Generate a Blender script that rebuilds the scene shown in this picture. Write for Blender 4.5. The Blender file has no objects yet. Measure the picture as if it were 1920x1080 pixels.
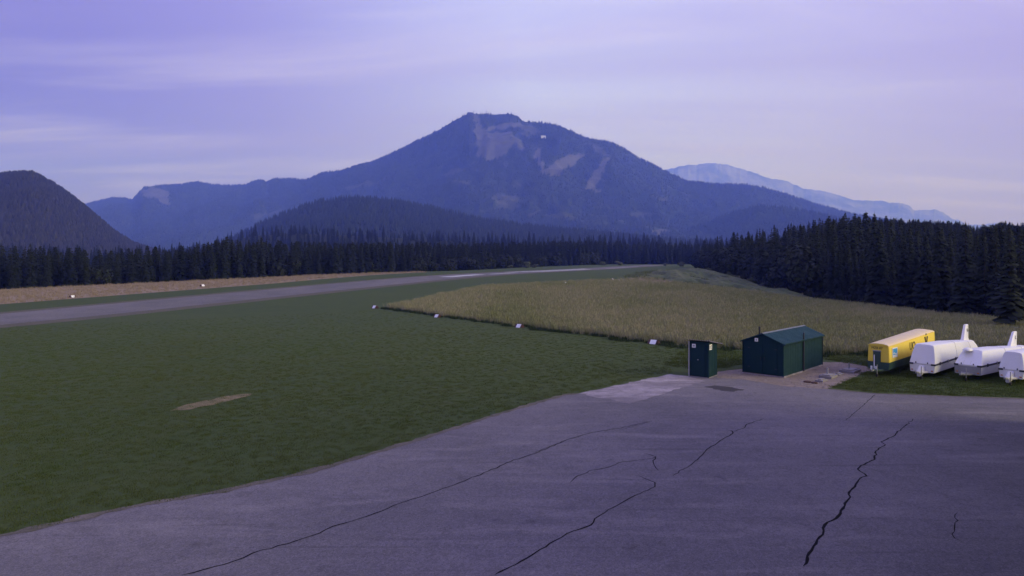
import bpy, bmesh, math, random
import numpy as np
from mathutils import Vector, Matrix

random.seed(7)
rng = np.random.default_rng(7)
R = math.radians
scene = bpy.context.scene
col = scene.collection

# ------------------------------------------------------------------ camera
HC, FPX, HOR = 7.5, 1300.0, 478.0          # camera height (m), focal length and horizon row at 1920 px
cam_d = bpy.data.cameras.new('camera')
cam = bpy.data.objects.new('camera', cam_d)
col.objects.link(cam)
cam.location = (0, 0, HC)
cam.rotation_euler = (R(90), 0, 0)
cam_d.sensor_width = 36
cam_d.lens = 36 * FPX / 1920
cam_d.shift_y = -(540 - HOR) / 1920
cam_d.clip_start = 0.1
cam_d.clip_end = 60000
scene.camera = cam

# ------------------------------------------------------------------ light
SUN_AZ, SUN_EL = 110.0, 20.0                # degrees clockwise from the view direction, elevation
scene.view_settings.view_transform = 'Standard'
scene.view_settings.look = 'None'
scene.view_settings.gamma = 1
scene.view_settings.use_curve_mapping = False
scene.view_settings.exposure = 0.0
scene.cycles.use_denoising = True
scene.cycles.volume_bounces = 2
scene.cycles.max_bounces = 6

world = bpy.data.worlds.new('World')
scene.world = world
world.use_nodes = True
wt = world.node_tree
for n in list(wt.nodes):
    wt.nodes.remove(n)


def wn(kind, **kw):
    n = wt.nodes.new(kind)
    for k, v in kw.items():
        setattr(n, k, v)
    return n


def build_world():
    L = wt.links.new
    out = wn('ShaderNodeOutputWorld')
    sky = wn('ShaderNodeTexSky', sky_type='NISHITA', sun_disc=False)
    sky.sun_elevation = R(SUN_EL)
    sky.sun_rotation = R(SUN_AZ)
    sky.altitude = 860
    bg_sky = wn('ShaderNodeBackground')
    bg_sky.inputs['Strength'].default_value = 0.003
    L(sky.outputs[0], bg_sky.inputs['Color'])
    tc = wn('ShaderNodeTexCoord')
    # veil of high cloud, paler towards the dawn side
    dot = wn('ShaderNodeVectorMath', operation='DOT_PRODUCT')
    dot.inputs[1].default_value = (math.sin(R(-55)), math.cos(R(-55)), 0.0)
    L(tc.outputs['Generated'], dot.inputs[0])
    mr = wn('ShaderNodeMapRange')
    mr.inputs['From Min'].default_value = -1
    mr.inputs['From Max'].default_value = 1
    L(dot.outputs['Value'], mr.inputs['Value'])
    ramp = wn('ShaderNodeValToRGB')
    cr = ramp.color_ramp
    cr.elements[0].position = 0.0
    cr.elements[0].color = (0.60, 0.55, 1.04, 1)
    cr.elements[1].position = 1.0
    cr.elements[1].color = (0.12, 0.08, 0.42, 1)
    for p, c in ((0.46, (0.42, 0.36, 0.98, 1)), (0.60, (0.55, 0.55, 1.24, 1)), (0.77, (0.57, 0.62, 1.38, 1)), (0.90, (0.29, 0.26, 0.82, 1))):
        e = cr.elements.new(p)
        e.color = c
    L(mr.outputs[0], ramp.inputs[0])
    sep = wn('ShaderNodeSeparateXYZ')
    L(tc.outputs['Generated'], sep.inputs[0])
    addz = wn('ShaderNodeMath', operation='ADD')
    addz.inputs[1].default_value = 0.10
    L(sep.outputs['Z'], addz.inputs[0])
    mx = wn('ShaderNodeMath', operation='MAXIMUM')
    mx.inputs[1].default_value = 0.06
    L(addz.outputs[0], mx.inputs[0])
    comb = wn('ShaderNodeCombineXYZ')
    for i in range(3):
        L(mx.outputs[0], comb.inputs[i])
    div = wn('ShaderNodeVectorMath', operation='DIVIDE')
    L(tc.outputs['Generated'], div.inputs[0])
    L(comb.outputs[0], div.inputs[1])

    def cloud(scale_xyz, rot, loc, sc, detail, lo, hi):
        mp = wn('ShaderNodeMapping')
        mp.inputs['Scale'].default_value = scale_xyz
        mp.inputs['Rotation'].default_value = (0, 0, R(rot))
        mp.inputs['Location'].default_value = loc
        L(div.outputs[0], mp.inputs['Vector'])
        nz = wn('ShaderNodeTexNoise')
        nz.inputs['Scale'].default_value = sc
        nz.inputs['Detail'].default_value = detail
        nz.inputs['Roughness'].default_value = 0.55
        nz.inputs['Distortion'].default_value = 0.4
        L(mp.outputs[0], nz.inputs['Vector'])
        m = wn('ShaderNodeMapRange', interpolation_type='SMOOTHSTEP')
        m.inputs['From Min'].default_value = lo
        m.inputs['From Max'].default_value = hi
        L(nz.outputs[0], m.inputs['Value'])
        return m.outputs[0]

    wisps = cloud((0.30, 1.1, 1.0), 10, (1.2, 7.7, 0), 1.6, 8, 0.48, 0.78)
    bands = cloud((0.18, 0.9, 1.0), -6, (0.4, 5.2, 0), 1.0, 7, 0.38, 0.66)

    def mixc(a, b, fac, k):
        ml = wn('ShaderNodeMath', operation='MULTIPLY')
        ml.inputs[1].default_value = k
        L(fac, ml.inputs[0])
        m = wn('ShaderNodeMix', data_type='RGBA')
        L(ml.outputs[0], m.inputs[0])
        L(a, m.inputs[6])
        if isinstance(b, tuple):
            m.inputs[7].default_value = b
        else:
            L(b, m.inputs[7])
        return m.outputs[2]

    c1 = mixc(ramp.outputs[0], (0.40, 0.35, 0.88, 1), bands, 0.48)
    c2 = mixc(c1, (0.76, 0.73, 1.34, 1), wisps, 0.42)
    low = wn('ShaderNodeMapRange')
    low.inputs['From Min'].default_value = 0.02
    low.inputs['From Max'].default_value = 0.22
    low.inputs['To Min'].default_value = 1.0
    low.inputs['To Max'].default_value = 0.0
    L(sep.outputs['Z'], low.inputs['Value'])
    tint = wn('ShaderNodeMix', data_type='RGBA', blend_type='MULTIPLY')
    L(low.outputs[0], tint.inputs[0])
    L(c2, tint.inputs[6])
    tint.inputs[7].default_value = (0.84, 0.80, 1.0, 1)
    bg = wn('ShaderNodeBackground')
    bg.inputs['Strength'].default_value = 1.04
    L(tint.outputs[2], bg.inputs['Color'])
    add = wn('ShaderNodeAddShader')
    L(bg_sky.outputs[0], add.inputs[0])
    L(bg.outputs[0], add.inputs[1])
    L(add.outputs[0], out.inputs['Surface'])


build_world()

sun_d = bpy.data.lights.new('sun', 'SUN')
sun_d.energy = 3.6
sun_d.angle = R(38)
sun_d.color = (0.82, 0.82, 1.0)
sun = bpy.data.objects.new('sun', sun_d)
col.objects.link(sun)
sv = Vector((math.sin(R(SUN_AZ)) * math.cos(R(SUN_EL)), math.cos(R(SUN_AZ)) * math.cos(R(SUN_EL)), math.sin(R(SUN_EL))))
sun.rotation_euler = sv.to_track_quat('Z', 'Y').to_euler()
sun.location = (60, -20, 60)

# ------------------------------------------------------------------ helpers
def tag(o, label=None, cat=None, group=None, kind=None):
    if label: o['label'] = label
    if cat: o['category'] = cat
    if group: o['group'] = group
    if kind: o['kind'] = kind
    return o


def link(name, me, mats=None, parent=None, loc=None, rotz=0.0):
    if mats is not None and not len(me.materials):
        for m in (mats if isinstance(mats, (list, tuple)) else [mats]):
            me.materials.append(m)
    o = bpy.data.objects.new(name, me)
    col.objects.link(o)
    if parent: o.parent = parent
    if loc is not None: o.location = loc
    if rotz: o.rotation_euler = (0, 0, rotz)
    return o


def np_mesh(name, verts, faces, smooth=False):
    """verts (n,3) array, faces (m,3) or (m,4) array"""
    me = bpy.data.meshes.new(name)
    verts = np.asarray(verts, np.float32)
    faces = np.asarray(faces, np.int32)
    k = faces.shape[1]
    me.vertices.add(len(verts))
    me.vertices.foreach_set('co', verts.ravel())
    me.loops.add(faces.size)
    me.loops.foreach_set('vertex_index', faces.ravel())
    me.polygons.add(len(faces))
    me.polygons.foreach_set('loop_start', np.arange(0, faces.size, k, dtype=np.int32))
    me.polygons.foreach_set('loop_total', np.full(len(faces), k, np.int32))
    if smooth:
        me.polygons.foreach_set('use_smooth', np.ones(len(faces), bool))
    me.update(calc_edges=True)
    me.validate()
    return me


def empty(name, loc, rotz=0.0):
    o = bpy.data.objects.new(name, None)
    o.empty_display_size = 0.3
    col.objects.link(o)
    o.location = loc
    o.rotation_euler = (0, 0, rotz)
    return o


class MB:
    """collects boxes, tubes, prisms, lofts into one mesh"""
    def __init__(s): s.v, s.f = [], []

    def add(s, vs, fs):
        b = len(s.v)
        s.v += [tuple(p) for p in vs]
        s.f += [tuple(b + i for i in f) for f in fs]
        return s

    def box(s, x0, x1, y0, y1, z0, z1):
        vs = [(x, y, z) for z in (z0, z1) for y in (y0, y1) for x in (x0, x1)]
        return s.add(vs, [(0, 2, 3, 1), (4, 5, 7, 6), (0, 1, 5, 4), (2, 6, 7, 3), (0, 4, 6, 2), (1, 3, 7, 5)])

    def tube(s, p, q, r, n=10, r2=None):
        p, q = Vector(p), Vector(q)
        d = (q - p).normalized()
        a = d.orthogonal().normalized()
        b = d.cross(a)
        r2 = r if r2 is None else r2
        vs = []
        for c, rr in ((p, r), (q, r2)):
            for i in range(n):
                t = 2 * math.pi * i / n
                vs.append(c + a * math.cos(t) * rr + b * math.sin(t) * rr)
        fs = [(i, (i + 1) % n, n + (i + 1) % n, n + i) for i in range(n)]
        fs += [tuple(range(n))[::-1], tuple(range(n, 2 * n))]
        return s.add(vs, fs)

    def loft(s, secs, caps=True, close=True):
        n = len(secs[0])
        vs = [p for sec in secs for p in sec]
        fs = []
        for k in range(len(secs) - 1):
            for i in range(n if close else n - 1):
                j = (i + 1) % n
                fs.append((k * n + i, k * n + j, (k + 1) * n + j, (k + 1) * n + i))
        if caps:
            fs.append(tuple(range(n))[::-1])
            fs.append(tuple((len(secs) - 1) * n + i for i in range(n)))
        return s.add(vs, fs)

    def build(s, name, m, parent=None, bevel=0.0, smooth=None, loc=None, rotz=0.0, seg=2):
        me = bpy.data.meshes.new(name)
        me.from_pydata(s.v, [], s.f)
        bm = bmesh.new()
        bm.from_mesh(me)
        bmesh.ops.recalc_face_normals(bm, faces=bm.faces)
        if bevel:
            es = [e for e in bm.edges if len(e.link_faces) == 2 and e.calc_face_angle(0) > 0.6]
            bmesh.ops.bevel(bm, geom=es, offset=bevel, segments=seg, affect='EDGES', clamp_overlap=True)
        bm.to_mesh(me)
        bm.free()
        if smooth is not None:
            me.polygons.foreach_set('use_smooth', np.ones(len(me.polygons), bool))
            me.set_sharp_from_angle(angle=R(smooth))
        return link(name, me, m, parent, loc, rotz)


def interp(x, ks):
    return np.interp(x, [k[0] for k in ks], [k[1] for k in ks])


# ---- materials
def nt_new(name):
    m = bpy.data.materials.new(name)
    m.use_nodes = True
    t = m.node_tree
    return m, t, t.nodes['Principled BSDF']


def noise(t, vec, scale, detail=4, rough=0.55, dist=0.0):
    n = t.nodes.new('ShaderNodeTexNoise')
    n.inputs['Scale'].default_value = scale
    n.inputs['Detail'].default_value = detail
    n.inputs['Roughness'].default_value = rough
    n.inputs['Distortion'].default_value = dist
    if vec is not None: t.links.new(vec, n.inputs['Vector'])
    return n.outputs[0]


def mrange(t, val, lo, hi, a=0.0, b=1.0):
    n = t.nodes.new('ShaderNodeMapRange')
    for k, v in (('From Min', lo), ('From Max', hi), ('To Min', a), ('To Max', b)):
        n.inputs[k].default_value = v
    t.links.new(val, n.inputs['Value'])
    return n.outputs[0]


def mixcol(t, fac, a, b, mode='MIX'):
    n = t.nodes.new('ShaderNodeMix')
    n.data_type = 'RGBA'
    n.blend_type = mode
    for i, x in ((0, fac), (6, a), (7, b)):
        if isinstance(x, (int, float)): n.inputs[i].default_value = x
        elif isinstance(x, tuple): n.inputs[i].default_value = (x + (1,))[:4]
        else: t.links.new(x, n.inputs[i])
    return n.outputs[2]


def obj_coords(t, scale=(1, 1, 1), rot=0.0):
    tc = t.nodes.new('ShaderNodeTexCoord')
    mp = t.nodes.new('ShaderNodeMapping')
    mp.inputs['Scale'].default_value = scale
    mp.inputs['Rotation'].default_value = (0, 0, rot)
    t.links.new(tc.outputs['Object'], mp.inputs['Vector'])
    return mp.outputs[0]


def bump(t, b, height, strength, dist=0.02):
    n = t.nodes.new('ShaderNodeBump')
    n.inputs['Strength'].default_value = strength
    n.inputs['Distance'].default_value = dist
    t.links.new(height, n.inputs['Height'])
    t.links.new(n.outputs[0], b.inputs['Normal'])


def paint(name, c, rough=0.45, dirt=0.25, metal=0.0, scale=2.0, dirt_col=None, bump_s=0.08, spec=0.4):
    """painted or plain surface with grime and slight relief"""
    m, t, b = nt_new(name)
    v = obj_coords(t)
    n1 = noise(t, v, scale, 6, 0.6)
    n2 = noise(t, v, scale * 9, 3)
    dc = dirt_col or tuple(x * 0.55 for x in c)
    c1 = mixcol(t, mrange(t, n1, 0.35, 0.75, 0, dirt), c, dc)
    c2 = mixcol(t, mrange(t, n2, 0.3, 0.7, 0, dirt * 0.5), c1, dc)
    t.links.new(c2, b.inputs['Base Color'])
    t.links.new(mrange(t, n1, 0.3, 0.7, rough - 0.08, rough + 0.12), b.inputs['Roughness'])
    b.inputs['Metallic'].default_value = metal
    bump(t, b, n2, bump_s)
    b.inputs['Specular IOR Level'].default_value = spec
    return m


def ground_mat(name, cols, s_big, s_mid, s_fine, rough=0.95, bump_s=0.5, stretch=(1, 1, 1), rot=0.0, mid=1.0):
    """cols: base, second, third"""
    m, t, b = nt_new(name)
    v = obj_coords(t, stretch, rot)
    v0 = obj_coords(t)
    nb = noise(t, v, s_big, 5, 0.6)
    nm = noise(t, v0, s_mid, 5, 0.6)
    nf = noise(t, v0, s_fine, 4, 0.7)
    c = mixcol(t, mrange(t, nb, 0.35, 0.68), cols[0], cols[1])
    c = mixcol(t, mrange(t, nm, 0.42, 0.72, 0, 0.75 * mid), c, cols[2])
    c = mixcol(t, 1.0, c, mixcol(t, mrange(t, nf, 0.25, 0.75), (0.62, 0.62, 0.62), (1.38, 1.38, 1.38)), 'MULTIPLY')
    t.links.new(c, b.inputs['Base Color'])
    b.inputs['Roughness'].default_value = rough
    b.inputs['Specular IOR Level'].default_value = 0.2
    bump(t, b, nf, bump_s, 0.03)
    return m


def leaf_mat(name, cols, rough=0.8, var=0.3):
    """foliage: colour varies from plant to plant (per object) and in patches"""
    m, t, b = nt_new(name)
    oi = t.nodes.new('ShaderNodeObjectInfo')
    ge = t.nodes.new('ShaderNodeNewGeometry')
    nz = noise(t, ge.outputs['Position'], 0.9, 3)
    ni = mrange(t, ge.outputs['Random Per Island'], 0, 1)
    c = mixcol(t, oi.outputs['Random'], cols[0], cols[1])
    c = mixcol(t, mrange(t, nz, 0.4, 0.65, 0, 0.8), c, cols[2])
    c = mixcol(t, 1.0, c, mixcol(t, ni, (1 - var,) * 3, (1 + var,) * 3), 'MULTIPLY')
    t.links.new(c, b.inputs['Base Color'])
    b.inputs['Roughness'].default_value = rough
    b.inputs['Specular IOR Level'].default_value = 0.15
    return m


M = {}
M['lawn'] = ground_mat('lawn', ((0.041, 0.064, 0.015), (0.049, 0.071, 0.017), (0.063, 0.074, 0.020)), 0.03, 0.35, 9.0, bump_s=0.15, mid=0.5, stretch=(1, 2.2, 1), rot=R(-24))
M['meadow'] = ground_mat('meadow', ((0.22, 0.20, 0.105), (0.27, 0.225, 0.13), (0.16, 0.17, 0.08)), 0.06, 0.3, 5.0)
M['tan'] = ground_mat('tan_strip', ((0.23, 0.175, 0.12), (0.27, 0.20, 0.135), (0.20, 0.16, 0.10)), 0.04, 0.4, 4.0)
M['soil'] = ground_mat('soil', ((0.17, 0.135, 0.07), (0.23, 0.175, 0.095), (0.07, 0.085, 0.035)), 0.9, 2.2, 12.0)
M['forest_floor'] = ground_mat('forest_floor', ((0.028, 0.030, 0.018), (0.038, 0.035, 0.02), (0.022, 0.03, 0.015)), 0.02, 0.2, 3.0)
M['gravel'] = ground_mat('gravel', ((0.22, 0.18, 0.15), (0.28, 0.22, 0.19), (0.16, 0.13, 0.10)), 0.4, 2.5, 22.0, bump_s=1.0)
M['stone'] = leaf_mat('stone', ((0.20, 0.17, 0.15), (0.33, 0.29, 0.27), (0.24, 0.20, 0.18)))
M['bark'] = paint('bark', (0.05, 0.038, 0.028), 0.9, 0.5)
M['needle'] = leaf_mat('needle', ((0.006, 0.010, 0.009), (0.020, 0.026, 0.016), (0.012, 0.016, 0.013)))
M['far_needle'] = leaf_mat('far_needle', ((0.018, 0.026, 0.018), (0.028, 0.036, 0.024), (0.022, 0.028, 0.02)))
M['leaf'] = leaf_mat('leaf', ((0.014, 0.021, 0.014), (0.026, 0.034, 0.019), (0.024, 0.024, 0.018)))
M['shrub'] = leaf_mat('shrub', ((0.075, 0.085, 0.050), (0.10, 0.11, 0.062), (0.066, 0.08, 0.042)))
M['blade_green'] = leaf_mat('blade_green', ((0.062, 0.096, 0.021), (0.071, 0.104, 0.022), (0.078, 0.101, 0.023)), var=0.12)
M['blade_mix'] = leaf_mat('blade_mix', ((0.245, 0.235, 0.135), (0.32, 0.285, 0.185), (0.18, 0.195, 0.095)), var=0.12)
M['blade_tan'] = leaf_mat('blade_tan', ((0.23, 0.18, 0.125), (0.27, 0.21, 0.145), (0.20, 0.165, 0.11)), var=0.12)
M['white'] = paint('white_gelcoat', (0.80, 0.79, 0.80), 0.35, 0.16, dirt_col=(0.5, 0.48, 0.45))
M['white_old'] = paint('white_weathered', (0.70, 0.69, 0.70), 0.5, 0.3, dirt_col=(0.38, 0.37, 0.34))
M['grey_tub'] = paint('grey_tub', (0.30, 0.30, 0.32), 0.5, 0.3)
M['seam'] = paint('seam_strip', (0.42, 0.41, 0.42), 0.6, 0.4)
M['reflector'] = paint('amber_reflector', (0.55, 0.16, 0.03), 0.3, 0.1)
M['trim'] = paint('dark_trim', (0.03, 0.03, 0.045), 0.5, 0.2)
M['yellow'] = paint('yellow_paint', (0.88, 0.66, 0.075), 0.45, 0.15, dirt_col=(0.66, 0.50, 0.10))
M['cream'] = paint('cream_roof', (0.76, 0.60, 0.34), 0.5, 0.25, dirt_col=(0.55, 0.45, 0.32))
M['trailer_green'] = paint('trailer_green', (0.035, 0.075, 0.065), 0.5, 0.3)
M['shed_green'] = paint('shed_green', (0.009, 0.036, 0.046), 0.65, 0.4, spec=0.12)
M['shed_roof'] = paint('shed_roof', (0.018, 0.062, 0.078), 0.6, 0.35, spec=0.15)
M['ridge'] = paint('ridge_sheet', (0.13, 0.15, 0.16), 0.5, 0.3)
M['hut_green'] = paint('hut_green', (0.010, 0.036, 0.046), 0.6, 0.4, spec=0.12)
M['corrugated'] = paint('corrugated_sheet', (0.10, 0.09, 0.085), 0.6, 0.5)
M['steel'] = paint('galvanised_steel', (0.42, 0.42, 0.43), 0.45, 0.3, metal=0.6)
M['black'] = paint('black_lettering', (0.02, 0.018, 0.015), 0.6, 0.2)
M['olive_letter'] = paint('olive_lettering', (0.10, 0.10, 0.015), 0.6, 0.2)
M['rubber'] = paint('rubber', (0.02, 0.02, 0.022), 0.85, 0.3)
M['plate'] = paint('white_plate', (0.82, 0.82, 0.82), 0.5, 0.06)
M['blue'] = paint('blue_print', (0.06, 0.36, 0.68), 0.5, 0.05)
M['red'] = paint('red_paint', (0.07, 0.024, 0.022), 0.6, 0.3)
M['concrete'] = ground_mat('concrete', ((0.19, 0.165, 0.17), (0.40, 0.35, 0.36), (0.16, 0.14, 0.145)), 0.55, 1.6, 14.0, bump_s=0.3, stretch=(0.45, 1.6, 1), rot=R(-38))
M['slab'] = paint('old_slab', (0.27, 0.25, 0.26), 0.9, 0.5, scale=1.2)
M['tar'] = paint('tar', (0.010, 0.009, 0.010), 0.9, 0.2)
M['tar'].node_tree.nodes['Principled BSDF'].inputs['Specular IOR Level'].default_value = 0.1
M['rust'] = paint('rusty_iron', (0.09, 0.045, 0.035), 0.85, 0.5)
M['patch'] = ground_mat('asphalt_patch', ((0.055, 0.05, 0.052), (0.07, 0.062, 0.066), (0.05, 0.045, 0.05)), 0.5, 2.0, 30.0)
M['runway_paint'] = ground_mat('runway_paint', ((0.5, 0.5, 0.5), (0.38, 0.37, 0.37), (0.26, 0.25, 0.25)), 0.08, 0.6, 4.0)
M['runway'] = ground_mat('runway_asphalt', ((0.125, 0.118, 0.115), (0.165, 0.15, 0.148), (0.10, 0.095, 0.09)), 0.03, 0.2, 5.0, stretch=(3, 0.4, 1), rot=R(-23.6), bump_s=0.2)
M['verge'] = ground_mat('verge', ((0.11, 0.095, 0.075), (0.17, 0.145, 0.12), (0.07, 0.072, 0.04)), 0.5, 1.5, 14.0)
M['rubble'] = M['soil']
M['wood'] = paint('dark_boarding', (0.05, 0.04, 0.032), 0.8, 0.4)


def asphalt():
    m, t, b = nt_new('apron_asphalt')
    v = obj_coords(t)
    vs = obj_coords(t, (0.5, 2.2, 1), R(-38))
    big = noise(t, v, 0.11, 5, 0.6)
    streak = noise(t, vs, 0.35, 6, 0.65, 0.6)
    mid = noise(t, v, 1.3, 6, 0.65)
    grain = noise(t, v, 26.0, 4, 0.85)
    vor = t.nodes.new('ShaderNodeTexVoronoi')
    vor.inputs['Scale'].default_value = 16.0
    t.links.new(v, vor.inputs['Vector'])
    c = mixcol(t, mrange(t, big, 0.34, 0.68), (0.124, 0.113, 0.120), (0.178, 0.160, 0.168))
    c = mixcol(t, mrange(t, streak, 0.52, 0.72, 0, 0.7), c, (0.235, 0.21, 0.21))
    c = mixcol(t, mrange(t, mid, 0.50, 0.75, 0, 0.45), c, (0.085, 0.078, 0.08))
    oil = noise(t, v, 0.8, 3, 0.5)
    c = mixcol(t, mrange(t, oil, 0.66, 0.74, 0, 0.45), c, (0.05, 0.046, 0.048))
    tyre = noise(t, obj_coords(t, (0.22, 5.0, 1), R(38)), 0.55, 4, 0.6)
    c = mixcol(t, mrange(t, tyre, 0.58, 0.70, 0, 0.40), c, (0.075, 0.068, 0.07))
    c = mixcol(t, 1.0, c, mixcol(t, mrange(t, grain, 0.3, 0.7), (0.5, 0.5, 0.5), (1.5, 1.5, 1.5)), 'MULTIPLY')
    c = mixcol(t, 1.0, c, mixcol(t, mrange(t, vor.outputs['Color'], 0, 1), (0.8, 0.8, 0.8), (1.2, 1.2, 1.2)), 'MULTIPLY')
    t.links.new(c, b.inputs['Base Color'])
    b.inputs['Roughness'].default_value = 0.92
    b.inputs['Specular IOR Level'].default_value = 0.25
    bump(t, b, grain, 0.5, 0.01)
    return m


M['asphalt'] = asphalt()

# ------------------------------------------------------------------ terrain
_gy = np.arange(-20000, 20001, 1.0)
_gv = interp(_gy, [(-20000, 0), (72, 0), (84, 0.12), (100, 0.46), (118, 0.86), (137, 1.26), (165, 1.78), (186, 2.02), (205, 2.03),
                   (231, 1.92), (286, 1.60), (410, 1.50), (455, 1.4), (500, -3), (600, -12), (1500, -30), (20000, -30)])
_k = np.hanning(17); _k /= _k.sum()
_gv = np.convolve(np.pad(_gv, 8, mode='edge'), _k, mode='valid')


def plateau(y): return np.interp(y, _gy, _gv)


EDGE_R = [(-200, 140), (0, 95), (45, 70), (75, 55.4), (107.5, 44.6), (141, 36.9), (171, 32.5), (200, 54), (240, 66), (300, 78), (340, 88), (450, 132), (20000, 140)]
EDGE_L = [(-300, -300), (20, -165), (75, -130), (129, -96), (172, -63), (252, -21), (345, 8.6), (440, 58), (460, 60), (20000, 60)]
SLOPE_R = [(-200, 0.15), (60, 0.25), (85, 0.28), (107, 0.15), (130, 0.10), (180, 0.06), (210, 0.06), (250, 0.12), (20000, 0.12)]
FLOOR_R = [(-200, -5), (40, -6.5), (95, -6), (130, -4), (170, -2.2), (220, -0.6), (300, -1.5), (450, -6), (600, -14), (1500, -30), (20000, -30)]


def sd(d, w):                                # soft ramp from 0
    return np.where(d < -w, 0.0, np.where(d > w, d, (d + w) ** 2 / (4 * w)))


def ground_z(x, y):
    x = np.asarray(x, float); y = np.asarray(y, float)
    g = plateau(y)
    dr = x - interp(y, EDGE_R)
    w = np.where(y < 85, 1.2, 2.5)
    drop = sd(dr, w) * interp(y, SLOPE_R)
    fl = interp(y, FLOOR_R) + np.clip(dr - 14, 0, 66) * interp(y, [(-200, 0.0), (70, 0.03), (110, 0.06), (150, 0.13), (200, 0.19), (300, 0.19), (420, 0.12), (480, 0.0), (20000, 0.0)])
    z = np.where(dr > -w, np.maximum(g - drop, np.where(dr < 14, np.minimum(fl, g), fl)), g)
    dl = interp(y, EDGE_L) - x
    z = z - np.minimum(sd(dl - 1.0, 1.5) * 0.28, 4.0 + np.clip(dl - 20, 0, 400) * 0.05) * np.where(y < 470, 1, 0)
    return z


def gz(x, y): return float(ground_z(x, y))


def G(px, py):
    """point of the ground under a photo pixel (measuring aid for the layout)"""
    u, v = (px - 960) / FPX, (HOR - py) / FPX
    y = 9750.0 / max(py - HOR, 0.5)
    y = min(y, 430)
    for _ in range(60):
        y2 = (gz(u * y, y) - HC) / v
        y = 0.5 * y + 0.5 * min(max(y2, 5), 600)
    return (u * y, y)


def axis(near, far, step0, lo, hi):
    a = [0.0]
    return a


def lines(parts):
    out = []
    for a, b, s in parts:
        out += list(np.arange(a, b, s))
    return out


YS = np.array(sorted(set([-14000, -6000, -2500, -1000, -400, -200, -120] + lines([(-80, 60, 5), (60, 240, 2.5), (240, 500, 5), (500, 700, 20)])
                         + [700, 760, 840, 950, 1100, 1300, 1600, 2000, 2600, 3500, 5000, 7000, 10000, 13700])))
XS = np.array(sorted(set([-12900, -7000, -4000, -2500, -1600, -1000, -700, -500, -400, -330, -280] + lines([(-240, -60, 5), (-60, 120, 2.5), (120, 240, 5)])
                         + [240, 280, 330, 400, 500, 700, 1000, 1600, 2500, 4000, 7000, 12900])))


def terrain():
    X, Y = np.meshgrid(XS, YS)
    Z = ground_z(X, Y)
    V = np.stack([X, Y, Z], -1).reshape(-1, 3)
    ny, nx = X.shape
    i = (np.arange(ny - 1)[:, None] * nx + np.arange(nx - 1)[None, :]).ravel()
    F = np.concatenate([np.stack([i, i + 1, i + nx + 1], -1), np.stack([i, i + nx + 1, i + nx], -1)])
    cx, cy = V[F][:, :, 0].mean(1), V[F][:, :, 1].mean(1)
    dr, dl = cx - interp(cy, EDGE_R), interp(cy, EDGE_L) - cx
    forest = ((dr > 14) & (cy < 190)) | ((dr > 8) & (cy >= 190)) | (dl > 3) | (cy > 470)
    me = np_mesh('ground', V, F)
    me.materials.append(M['lawn'])
    me.materials.append(M['forest_floor'])
    me.polygons.foreach_set('material_index', forest.astype(np.int32))
    return tag(link('ground', me), kind='structure')


terrain()


def sheet(name, polys, mat, lift, kind='structure', parent=None):
    """a sheet lying LIFT above the ground, cut to convex outlines (counter-clockwise), on the ground's own triangles"""
    bm = bmesh.new()
    for poly in polys:
        P = np.array(poly)
        area = 0.5 * np.sum(P[:, 0] * np.roll(P[:, 1], -1) - np.roll(P[:, 0], -1) * P[:, 1])
        if area < 0: P = P[::-1]
        xs = XS[(XS >= XS[XS <= P[:, 0].min()].max()) & (XS <= XS[XS >= P[:, 0].max()].min())]
        ys = YS[(YS >= YS[YS <= P[:, 1].min()].max()) & (YS <= YS[YS >= P[:, 1].max()].min())]
        b2 = bmesh.new()
        X, Y = np.meshgrid(xs, ys)
        Z = ground_z(X, Y) + lift
        vs = [[b2.verts.new((X[j, i], Y[j, i], Z[j, i])) for i in range(len(xs))] for j in range(len(ys))]
        for j in range(len(ys) - 1):
            for i in range(len(xs) - 1):
                b2.faces.new((vs[j][i], vs[j][i + 1], vs[j + 1][i + 1]))
                b2.faces.new((vs[j][i], vs[j + 1][i + 1], vs[j + 1][i]))
        for k in range(len(P)):
            a, c = P[k], P[(k + 1) % len(P)]
            d = c - a
            nrm = Vector((d[1], -d[0], 0)).normalized()        # outward for CCW
            bmesh.ops.bisect_plane(b2, geom=b2.verts[:] + b2.edges[:] + b2.faces[:], plane_co=(a[0], a[1], 0), plane_no=nrm, clear_outer=True)
        tmp = bpy.data.meshes.new('tmp')
        b2.to_mesh(tmp); b2.free()
        bm.from_mesh(tmp)
        bpy.data.meshes.remove(tmp)
    me = bpy.data.meshes.new(name)
    bm.to_mesh(me); bm.free()
    o = link(name, me, mat, parent)
    if kind: o['kind'] = kind
    return o


def flat(name, pts, mat, z, kind='structure', parent=None):
    bm = bmesh.new()
    f = bm.faces.new([bm.verts.new((p[0], p[1], z)) for p in pts])
    if f.normal.z < 0 or f.calc_area() and f.normal.z < 0: f.normal_flip()
    bmesh.ops.recalc_face_normals(bm, faces=bm.faces)
    if bm.faces[:][0].normal.z < 0: bm.faces[:][0].normal_flip()
    bmesh.ops.triangulate(bm, faces=bm.faces[:])
    me = bpy.data.meshes.new(name)
    bm.to_mesh(me); bm.free()
    o = link(name, me, mat, parent)
    if kind: o['kind'] = kind
    return o


def wobble(pts, amp, step, seed):
    """subdivide a polyline and make it uneven"""
    r = random.Random(seed)
    out = []
    for (x0, y0), (x1, y1) in zip(pts[:-1], pts[1:]):
        L = math.hypot(x1 - x0, y1 - y0)
        n = max(1, int(L / step))
        for i in range(n):
            t = i / n
            k = 0 if i == 0 else 1
            out.append((x0 + (x1 - x0) * t + k * r.uniform(-amp, amp), y0 + (y1 - y0) * t + k * r.uniform(-amp, amp)))
    out.append(pts[-1])
    return out


# runway
RD = np.array([144.0, 330.0]); RD /= np.linalg.norm(RD)
RN = np.array([RD[1], -RD[0]])
RP = np.array([-59.0, 80.0])


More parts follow.
